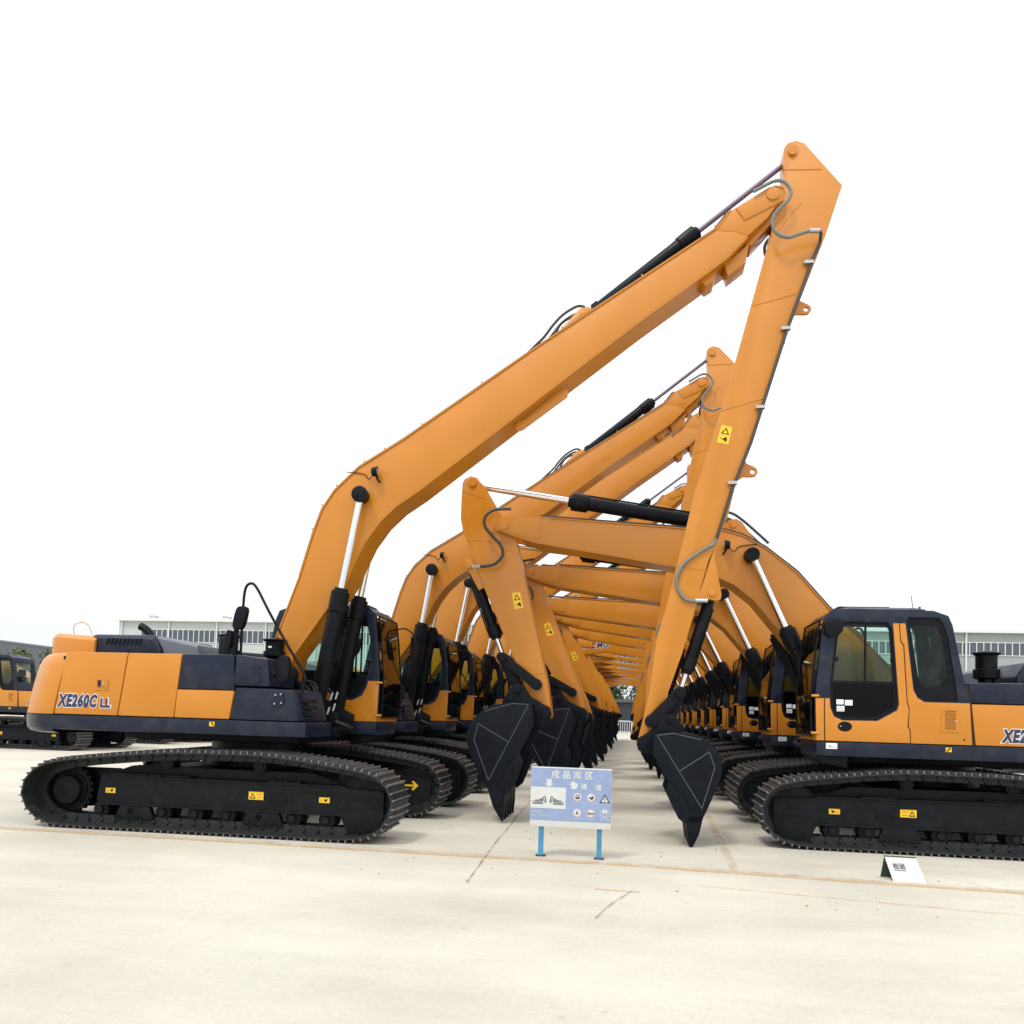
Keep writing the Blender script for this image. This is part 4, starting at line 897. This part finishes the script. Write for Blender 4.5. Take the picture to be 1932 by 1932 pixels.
def copy_tree(o, mp, skip=()):
    if o in skip: return None
    c = o.copy(); SC.collection.objects.link(c); mp[o] = c
    for k in ('label', 'category', 'group'):
        if k in c.keys(): del c[k]
    for ch in list(o.children):
        q = copy_tree(ch, mp, skip)
        if q: q.parent = c
    return c
def remap(S, mp):
    N = dict(S); N['root'] = mp[S['root']]
    for k in 'BAK': N[k] = [mp[o] for o in S[k]]
    N['bc'] = [(mp[a], mp[b], y) for a, b, y in S['bc']]
    for k in ('ac', 'kc'): N[k] = tuple(mp[o] for o in S[k])
    N['logo'] = [mp[o] for o in S['logo'] if o in mp]
    return N

# ---- prototypes
DXL, DZL, DXS, DZS = -.33, .05, -.11, 0.
first = empty('excavator', (-5.3, 10.9, 0), 0)
build_track(first, -1); build_track(first, 1)
UP = build_body(first, DXL, DZL)
SL = front(first, 'long'); pose(SL, DXL, DZL)
frontset = set(SL['B']+SL['A']+SL['K']+[q[0] for q in SL['bc']]+[SL['ac'][0], SL['kc'][0]])
bpy.context.view_layer.update()
frontset |= {o for o in bpy.data.objects if o.name.startswith('front_mirror')}
mp = {}; rfirst = copy_tree(first, mp, frontset)
UPR = [mp[o] for o in UP]
for o in UPR: o.location = (DXS, 0, DZS)
rfirst.location = (4.19, 12.3, 0); rfirst.rotation_euler = (0, 0, math.pi)
SS = front(rfirst, 'short'); pose(SS, DXS, DZS)
def clone(S, X, Y, rz, dx, dz, db=0., da=0., sc=1., keep_logo=False):
    mp = {}; r = copy_tree(S['root'], mp); N = remap(S, mp); r.location = (X, Y, 0); r.rotation_euler = (0, 0, rz)
    pose(N, dx, dz, db, da, sc)
    if not keep_logo:
        for o in N['logo']: bpy.data.objects.remove(o)
    return r
ORD = ['first', 'second', 'third', 'fourth', 'fifth', 'sixth', 'seventh', 'eighth', 'ninth', 'tenth', 'eleventh', 'twelfth', 'thirteenth', 'fourteenth', 'fifteenth', 'sixteenth']
GL, GR = 'excavators facing right in the left-hand row', 'excavators facing left in the right-hand row'
tag(first, 'nearest excavator on the left, its huge boom and arm towering over the yard', 'excavator', GL)
tag(rfirst, 'nearest excavator on the right, cab and door above the small folded notice', 'excavator', GR)
D = math.radians
left = [  # X, Y, db, da, scale, logo
    (-5.2, 15.0, D(-.6), D(4.6), .893, 0), (-5.4, 18.7, 0, D(.5), 1.03, 0), (-5.3, 22.4, D(-1.0), D(3.6), .92, 0), (-5.3, 26.1, D(-3), D(6), .86, 1)]
for k, (X, Y, db, da, sc, lg) in enumerate(left):
    r = clone(SL, X, Y, 0, DXL, DZL, db, da, sc, bool(lg))
    tag(r, ['second long-boom excavator in the left row, right behind the huge nearest one', 'third long-boom excavator in the left row, arm top peeking behind the nearest arm', 'fourth long-boom excavator from the front in the left row', 'fifth excavator in the left row, blue letters on its boom'][k], 'excavator', GL)
for k in range(9):
    r = clone(SS, -5.3+random.uniform(-.15, .15), 29.8+3.65*k, 0, DXS, DZS, D(random.uniform(-1, .3)), D(random.uniform(-3, 3)), 1., True)
    tag(r, '%s excavator from the front in the left row, far down the lane' % ORD[k+5], 'excavator', GL)
armj = [0, -6.6, -8, -10, -10, -10.5, -11, -10, -12, -11, -11.5, -10, -12, -11]
boomj = [0, -1.0, -2.2, -1.2, -1.0, -1.6, -.8, -1.2, -1.5, -1, -.7, -1, -1.2, -1]
for k in range(1, 14):
    r = clone(SS, 4.19+(.0 if k != 2 else -.08)+random.uniform(-.03, .03), 12.3+3.5*k, math.pi, DXS, DZS, D(boomj[k]), D(armj[k]), 1., k > 5)
    tag(r, '%s excavator from the front in the right row, its arm in the tunnel' % ORD[k] if k < 6 else '%s excavator from the front in the right row, far down the lane' % ORD[k], 'excavator', GR)
for o in SL['logo']+SS['logo']: bpy.data.objects.remove(o)   # the nearest machines carry no blue letters
# far rows
SSx = dict(SS); SSx['logo'] = []
for k, (X, Y) in enumerate([(-20.35, 25.3), (-21.0, 31.4), (-20.8, 34.9), (-20.4, 38.6)]):
    r = clone(SSx, X, Y, math.pi if k == 0 else 0, DXS, DZS, D(-16), D(76))
    tag(r, ['excavator at the far left edge, behind the tail of the nearest machine', 'far background excavator, its tracks seen first below the nearest machine', 'far background excavator, its tracks seen second below the nearest machine', 'rearmost background excavator seen below the nearest left machine'][k], 'excavator', 'excavators in the far rows')
for k, (X, Y) in enumerate([(16.3, 33.6), (16.6, 37.2), (16.4, 40.9)]):
    r = clone(SSx, X, Y, 0, DXS, DZS)
    tag(r, ['front one of three background excavators showing under the nearest right machine', 'middle one of three background excavators showing under the nearest right machine', 'rear one of three background excavators showing under the nearest right machine'][k], 'excavator', 'excavators in the far rows')

# ================================================================== notice board
sg = empty('notice_board', (-.66, 9.17, 0), R_(-.5))
SBL = mat('sign_blue', (.24, .32, .50), .45, var=.1, vscale=4); SBL2 = mat('post_blue', (.05, .24, .42), .5, var=.15, vscale=8)
SWH = mat('sign_offwhite', (.58, .60, .58), .5, var=.06, vscale=6); PNK = mat('sign_red_ring', (.55, .36, .46), .5); INK = mat('sign_ink', (.03, .03, .05), .6); PNL = mat('sign_grey_print', (.16, .17, .19), .6)
x0, x1, z0, z1 = -.465, .465, .345, 1.03
b = MB(); b.box(x0, x1, 0, .03, z0, z1); bd = b.build('panel', SWH, sg, bevel=.003)
b = MB(); b.box(x0+.003, x1-.003, -.003, -.0005, z0+.075, z1-.012); b.build('printed_face', SBL, bd)
for x in (-.335, .335):
    p = MB(); p.box(x-.028, x+.028, .031, .075, 0, .98); p.box(x-.028, x+.028, -.004+.03, .031, .0, z0)
    p.box(x-.055, x+.055, .01, .10, 0, .012, 1); p.build('post', [SBL2, mat('rusty_base', (.06, .04, .03), .8)], sg)
g_ = MB()
def st(s, x, z, size, mi=0, off=0., y=-.006): add_text(g_, s, size, lambda tx, ty: (x+tx, y, z+ty), mi, off=off)
for ch, x in (('成', -.232), ('品', -.103), ('库', .024), ('区', .155)): st(ch, x, .912, .098, 0, .0016 if ch == '库' else .0024)
st('通', .112, .795, .072, 0, .0018); st('道', .280, .790, .072, 0, .0018)
g_.prism([(-.280, .893), (-.222, .893), (-.222, .842), (-.197, .842), (-.252, .800), (-.307, .842), (-.280, .842)], -.006, -.004)
g_.prism([(-.012, .845), (.030, .885), (.058, .850), (.082, .862), (.066, .790), (-.008, .790), (.012, .812)], -.006, -.004)
g_.box(x0+.003, -.055, -.006, -.004, .555, .80)
for (x, z) in ((.055, .70), (.21, .70), (.055, .52), (.21, .52)):
    g_.prof((x, -.0035, z), (0, -1, 0), [(0, .050), (.0015, .050)], n=24, mi=1); g_.prof((x, -.005, z), (0, -1, 0), [(0, .040), (.0015, .040)], n=24, mi=0)
g_.holed([(.365, .745), (.425, .645), (.305, .645)], [[(.365, .722), (.407, .655), (.323, .655)]], -.006, -.0045, 2)
g_.prism([(.365, .722), (.407, .655), (.323, .655)], -.005, -.004, 0); g_.box(.361, .369, -.0065, -.005, .675, .70, 2); g_.box(.361, .369, -.0065, -.005, .662, .669, 2)
ring = lambda r, n=24: [(.368+r*math.cos(2*math.pi*k/n), .525+r*math.sin(2*math.pi*k/n)) for k in range(n)]
g_.holed(ring(.055), [ring(.049)], -.006, -.0045); g_.prism([(.333, .535), (.34, .56), (.368, .57), (.396, .56), (.403, .535)], -.006, -.0045)
g_.holed([(.34, .53), (.345, .50), (.368, .478), (.391, .50), (.396, .53)], [[(.347, .525), (.352, .503), (.368, .487), (.384, .503), (.389, .525)]], -.006, -.0045)
st('6m', .180, .504, .050, 2, .0006, -.0095); g_.prism([(.172, .535), (.180, .52), (.172, .505)], -.008, -.0066, 2); g_.prism([(.248, .535), (.240, .52), (.248, .505)], -.008, -.0066, 2)
# vehicle / hand / figure pictograms
g_.prism([(.03, .685), (.03, .70), (.037, .725), (.073, .725), (.08, .70), (.08, .685), (.073, .678), (.037, .678)], -.008, -.0066, 2); g_.box(.04, .07, -.0092, -.008, .70, .716, 0)
g_.prism([(.185, .69), (.195, .712), (.21, .70), (.225, .718), (.238, .71), (.235, .688), (.215, .672), (.205, .684)], -.008, -.0066, 2)
g_.prism([(.035, .50), (.05, .54), (.062, .545), (.058, .525), (.078, .505), (.06, .508), (.05, .515), (.045, .497)], -.008, -.0066, 2)
for (x, z, w) in ((.0, .632, .11), (.16, .632, .115), (.335, .635, .07), (.01, .448, .105), (.18, .448, .065), (.315, .448, .10)):
    k_ = 0; xx = x
    random.seed(int(x*1000+z*100))
    while xx < x+w:
        g_.box(xx, xx+.010, -.0055, -.004, z, z+.004); g_.box(xx+.003, xx+.007, -.0055, -.004, z+.004, z+.012); g_.box(xx, xx+.010, -.0055, -.004, z+.010, z+.013) if random.random() < .6 else None; xx += .0155
st('营销机型', -.445, .505, .032); st('装配下线  整机状态', -.445, .465, .026)
# the print of two facing excavators
ph = lambda s_, cx: [(cx+s_*q[0], q[1]) for q in [(-.16, .60), (-.03, .60), (-.02, .615), (-.035, .63), (-.16, .63), (-.175, .615)]]
for s_, cx in ((1, -.262), (-1, -.255)):
    g_.prism([(cx+s_*a, c) for a, c in [(-.17, .602), (-.06, .602), (-.05, .613), (-.062, .625), (-.17, .625), (-.18, .613)]], -.0075, -.006, 3)
    g_.prism([(cx+s_*a, c) for a, c in [(-.15, .63), (-.05, .63), (-.05, .66), (-.08, .672), (-.10, .655), (-.15, .65)]], -.0075, -.006, 3)
    g_.prism([(cx+s_*a, c) for a, c in [(-.07, .65), (-.055, .69), (-.03, .70), (-.028, .695), (-.045, .68), (-.055, .65)]], -.0075, -.006, 3)
    g_.prism([(cx+s_*a, c) for a, c in [(-.033, .70), (-.028, .70), (-.012, .635), (-.02, .615), (-.04, .625)]], -.0075, -.006, 3)
    g_.box(*sorted((cx-s_*.20, cx-s_*.10)), -.0072, -.006, .636, .640, 3)
g_.v = [((x+.024, y, z) if (x > -.002 and z < .768) else (x, y, z)) for x, y, z in g_.v]
g_.build('writing', [SWH, PNK, INK, PNL], bd)
tag(sg, 'pale blue and white notice board with Chinese writing on two blue posts', 'sign')

# ================================================================== small folded notice on the ground
fn_ = empty('folded_notice', (2.885, 8.95, 0), R_(-2))
b = MB(); b.hexa([(-.13, -.06, 0), (.19, -.06, 0), (.19, -.055, 0), (-.13, -.055, 0), (-.19, .05, .235), (.12, .05, .235), (.12, .055, .235), (-.19, .055, .235)])
f1 = b.build('front_leaf', SWH, fn_)
b = MB(); b.hexa([(-.20, .16, 0), (.10, .16, 0), (.10, .165, 0), (-.20, .165, 0), (-.19, .0565, .237), (.12, .0565, .237), (.12, .0615, .237), (-.19, .0615, .237)])
b.prism([(-.195, .236), (.122, .236), (.122, .243), (-.195, .243)], .045, .065)
b.build('back_leaf', mat('dark_green_metal', (.03, .05, .05), .5), fn_)
b = MB(); lp = lambda tx, ty: (-.135-ty*.253/.255+tx*1.0+.0, -.0625+(ty)*.47-.003, ty*1.0)
def on(tx, ty): k = ty/.235; return (-.13-.06*k+tx, -.0645+.11*k, .235*k)
add_text(b, '检验', .062, lambda tx, ty: on(.05+tx, .125+ty), 0, off=.001)
b.hexa([on(.05, .105), on(.17, .105), on(.17, .106), on(.05, .106), on(.05, .109), on(.17, .109), on(.17, .110), on(.05, .110)])
b.build('writing', mat('notice_ink', (.08, .08, .09), .7), f1)
tag(fn_, 'small white folded metal notice standing on the concrete before the right machine', 'sign')

# ================================================================== factory halls
def corr(name, col, sc=2.5):
    M = mat(name, col, .55, var=.04, vscale=.2); t = M.node_tree; p = t.nodes['Principled BSDF']
    w = t.nodes.new('ShaderNodeTexWave'); w.inputs['Scale'].default_value = sc; w.bands_direction = 'X'
    tcn = t.nodes.new('ShaderNodeTexCoord'); t.links.new(tcn.outputs['Object'], w.inputs['Vector'])
    b = t.nodes.new('ShaderNodeBump'); b.inputs['Strength'].default_value = .6; b.inputs['Distance'].default_value = .05; t.links.new(w.outputs[0], b.inputs['Height']); t.links.new(b.outputs[0], p.inputs['Normal']); return M
WALL = corr('pale_cladding', (.50, .54, .53)); WALL2 = corr('grey_cladding', (.33, .36, .36)); ROOF = corr('metal_roof', (.42, .45, .47), 1.2)
PANE = mat('hall_glass', (.055, .075, .095), .12, spec=.8); TRIM = mat('hall_trim', (.66, .68, .68), .5)
def hall(X0, X1, Y, zt, zw0, zw1, wx0, M, label, bays):
    h = empty('factory_hall', ((X0+X1)/2, Y, 0)); cx = (X0+X1)/2
    b = MB(); b.box(X0-cx, X1-cx, 0, 40, 0, zt); b.build('wall', M, h)
    r = MB(); r.prism([(0, zt+.02), (40, zt+.02), (20, zt+2.6)], 0, X1-X0)
    ro = MB(); v = [(X0-cx-.3, -.4, zt+.03), (X1-cx+.3, -.4, zt+.03), (X1-cx+.3, 20, zt+2.4), (X0-cx-.3, 20, zt+2.4), (X1-cx+.3, 40.4, zt+.03), (X0-cx-.3, 40.4, zt+.03)]
    ro.add(v, [(0, 1, 2, 3), (3, 2, 4, 5), (0, 3, 5), (1, 4, 2)]); rf = ro.build('roof', ROOF, h)
    gt = MB(); gt.box(X0-cx-.3, X1-cx+.3, -.45, -.05, zt-.18, zt+.10); gt.build('gutter', TRIM, rf)
    x = X0+3.5
    vn = MB()
    while x < X1: vn.box(x-cx-.35, x-cx+.35, .6, 1.3, zt+.1, zt+.5); vn.prism([(x-cx-.45, zt+.5), (x-cx+.45, zt+.5), (x-cx, zt+.75)], .5, 1.4); x += 5.4*1.6
    vn.build('roof_vent', TRIM, rf)
    w = MB(); w.box(wx0-cx, X1-cx-1, -.04, -.01, zw0, zw1); wd = w.build('window', PANE, h)
    mu = MB(); x = wx0; 
    while x < X1-1: mu.box(x-cx-.035, x-cx+.035, -.09, -.045, zw0, zw1); x += .62
    mu.box(wx0-cx, X1-cx-1, -.09, -.045, zw0-.06, zw0); mu.box(wx0-cx, X1-cx-1, -.09, -.045, zw1, zw1+.06); mu.build('window_frame', TRIM, wd)
    w = MB(); w.box(wx0-cx, X1-cx-1, -.04, -.01, 2.2, 3.6); wd = w.build('window', PANE, h)
    x = X0+.4; dpm = MB().tube([(0, -.15, 0), (0, -.15, zt-.5), (0, -.25, zt-.2)], .09, 6); dp = None
    while x < X1:
        if dp is None: dp = dpm.build('downpipe', TRIM, h)
        else: dp = dp.copy(); SC.collection.objects.link(dp)
        dp.location = (x-cx, 0, 0); x += bays
    tag(h, label, 'building'); return h
hall(-56.0, -5.0, 80, 10.85, 8.45, 9.75, -53.3, WALL, 'pale green-grey factory hall with a high window band behind the left row', 5.6)
hall(8.0, 75.0, 80, 10.75, 8.5, 9.65, 9, WALL2, 'grey factory hall with a high window band behind the right machine', 11.3)
# dark-roofed shed, far left
sh = empty('storage_shed', (-110, 118, 0)); b = MB(); b.box(-40, 42, 0, 30, 0, 7.0); b.build('wall', WALL2, sh)
b = MB(); b.add([(-42, -1, 15.9), (44, -1, 7.3), (44, 32, 7.3), (-42, 32, 15.9), (-42, -1, 16.2), (44, -1, 7.6), (44, 32, 7.6), (-42, 32, 16.2)], [(0, 1, 2, 3), (4, 7, 6, 5), (0, 4, 5, 1), (1, 5, 6, 2), (2, 6, 7, 3), (3, 7, 4, 0)])
b.add([(-42, -.95, 6.9), (44, -.95, 6.9), (44, -.95, 7.35), (-42, -.95, 15.95)], [(0, 1, 2, 3)])
b.build('roof', mat('dark_roof', (.10, .11, .12), .6, var=.1), sh)
tag(sh, 'long shed with a sloping dark grey roof at the far left', 'building')
# dark gatehouse at the end of the lane
gh = empty('gatehouse', (.6, 92, 0)); b = MB(); b.box(-3.5, 3.5, 0, 5, 0, 3.4); b.build('wall', mat('dark_cladding', (.03, .04, .045), .5), gh)
b = MB(); b.box(-3.8, 3.8, -.3, 5.3, 3.4, 3.75); b.build('roof', mat('dark_roof', (.10, .11, .12)), gh)
b = MB()
for x in (-.15, 1.25): b.box(x, x+.2, -.06, -.005, 0, 3.2)
b.box(-.15, 1.45, -.06, -.005, 3.0, 3.2); b.build('door_frame', TRIM, gh)
tag(gh, 'dark gatehouse with a white door frame at the end of the lane', 'building')
# barrier
BW = mat('barrier_white', (.72, .72, .76), .4)
for k in range(2):
    br_ = empty('crowd_barrier', (-1.0+k*2.3, 80.3-.4*k, 0)); b = MB(); b.tube([(-1.1, 0, 0), (-1.1, 0, 1.2), (-.95, 0, 1.3), (.95, 0, 1.3), (1.1, 0, 1.2), (1.1, 0, 0)], .04, 6); b.tube([(-1.1, 0, .22), (1.1, 0, .22)], .03, 6); b.build('frame', BW, br_)
    b = MB()
    for j in range(9): b.tube([(-.88+j*.22, 0, .22), (-.88+j*.22, 0, 1.3)], .022, 6)
    b.build('bar', BW, br_); b = MB()
    for x in (-.8, .8): b.box(x-.04, x+.04, -.3, .3, 0, .04)
    b.build('foot', BW, br_)
    tag(br_, ['white barred barrier closing the far end of the lane, left one', 'white barred barrier closing the far end of the lane, right one'][k], 'barrier', 'barriers across the lane end')

# ================================================================== trees
def leafmat(name, c):
    M = mat(name, c, .6, var=.45, vscale=1.5); return M
LF1, LF2 = leafmat('leaf_dark', (.035, .065, .025)), leafmat('leaf_mid', (.075, .11, .03)); BARK = mat('bark', (.08, .06, .045), .9)
def tree(x, y, h, rad, label, M, seed, n=2600):
    random.seed(seed); t = empty('tree', (x, y, 0)); b = MB(); b.tube([(0, 0, 0), (.05, 0, h*.3), (-.05, .05, h*.6), (.02, 0, h*.85)], [.16, .13, .08, .03], 8)
    cl = []
    for k in range(11):
        a = random.uniform(0, 6.28); rr_ = rad*random.uniform(.25, .75); zz = h*random.uniform(.42, .92); c = Vector((rr_*math.cos(a)*(1.15-zz/h*.6), rr_*math.sin(a)*(1.15-zz/h*.6), zz)); cl.append((c, rad*random.uniform(.28, .5)))
        b.tube([(0, 0, zz*.6), (c.x*.5, c.y*.5, zz*.85), (c.x, c.y, c.z)], [.06, .04, .02], 5)
    b.build('trunk', BARK, t); f = MB(); sz = .22*(rad/3)**.5
    for k in range(n):
        c, r0 = random.choice(cl); d = Vector((random.gauss(0, 1), random.gauss(0, 1), random.gauss(0, .8))).normalized()*r0*random.uniform(.55, 1.12)
        p = c+d; u_ = Vector((random.gauss(0, 1), random.gauss(0, 1), random.gauss(0, 1))).normalized()*sz*random.uniform(.6, 1.2); w_ = u_.orthogonal().normalized()*sz*random.uniform(.4, .8)
        f.add([p-u_-w_*.3, p+w_, p+u_, p-w_*.6], [(0, 1, 2, 3)])
    f.build('crown', M, t); tag(t, label, 'tree', 'trees behind the yard'); return t
for k, (x, y, h, r, M, lab) in enumerate([(-86, 100, 8.6, 3.4, LF2, 'yellow-green tree before the dark shed roof, leftmost'), (-80, 101, 8.2, 3.6, LF1, 'dark green tree before the dark shed roof, second from the left'), (-75, 100, 7.6, 3.0, LF2, 'yellow-green tree before the dark shed roof, third from the left'), (-70, 100, 7.4, 2.6, LF1, 'dark tree nearest the left hall, just above the counterweight'),
                                             (-2.6, 104, 7.6, 3.2, LF1, 'dark tree behind the gatehouse, left of its door'), (2.2, 106, 8.4, 3.4, LF1, 'dark tree behind the gatehouse, right of its door')]):
    tree(x, y, h, r, lab, M, 20+k)

# small stones and flakes scattered over the concrete near the board
random.seed(11); b = MB()
for k in range(70):
    x, y = random.uniform(-3, 4.5), random.uniform(7.2, 11.5); r = random.uniform(.004, .013)
    v = [(x+r*math.cos(a)*random.uniform(.7, 1.5), y+r*math.sin(a)*random.uniform(.7, 1.3), .001) for a in (0, 1.05, 2.1, 3.14, 4.2, 5.2)]+[(x, y, r*.7)]
    b.add(v, [(i, (i+1) % 6, 6) for i in range(6)])
tag(b.build('loose_stones', mat('stone_bits', (.10, .09, .07), .9)), kind='stuff')
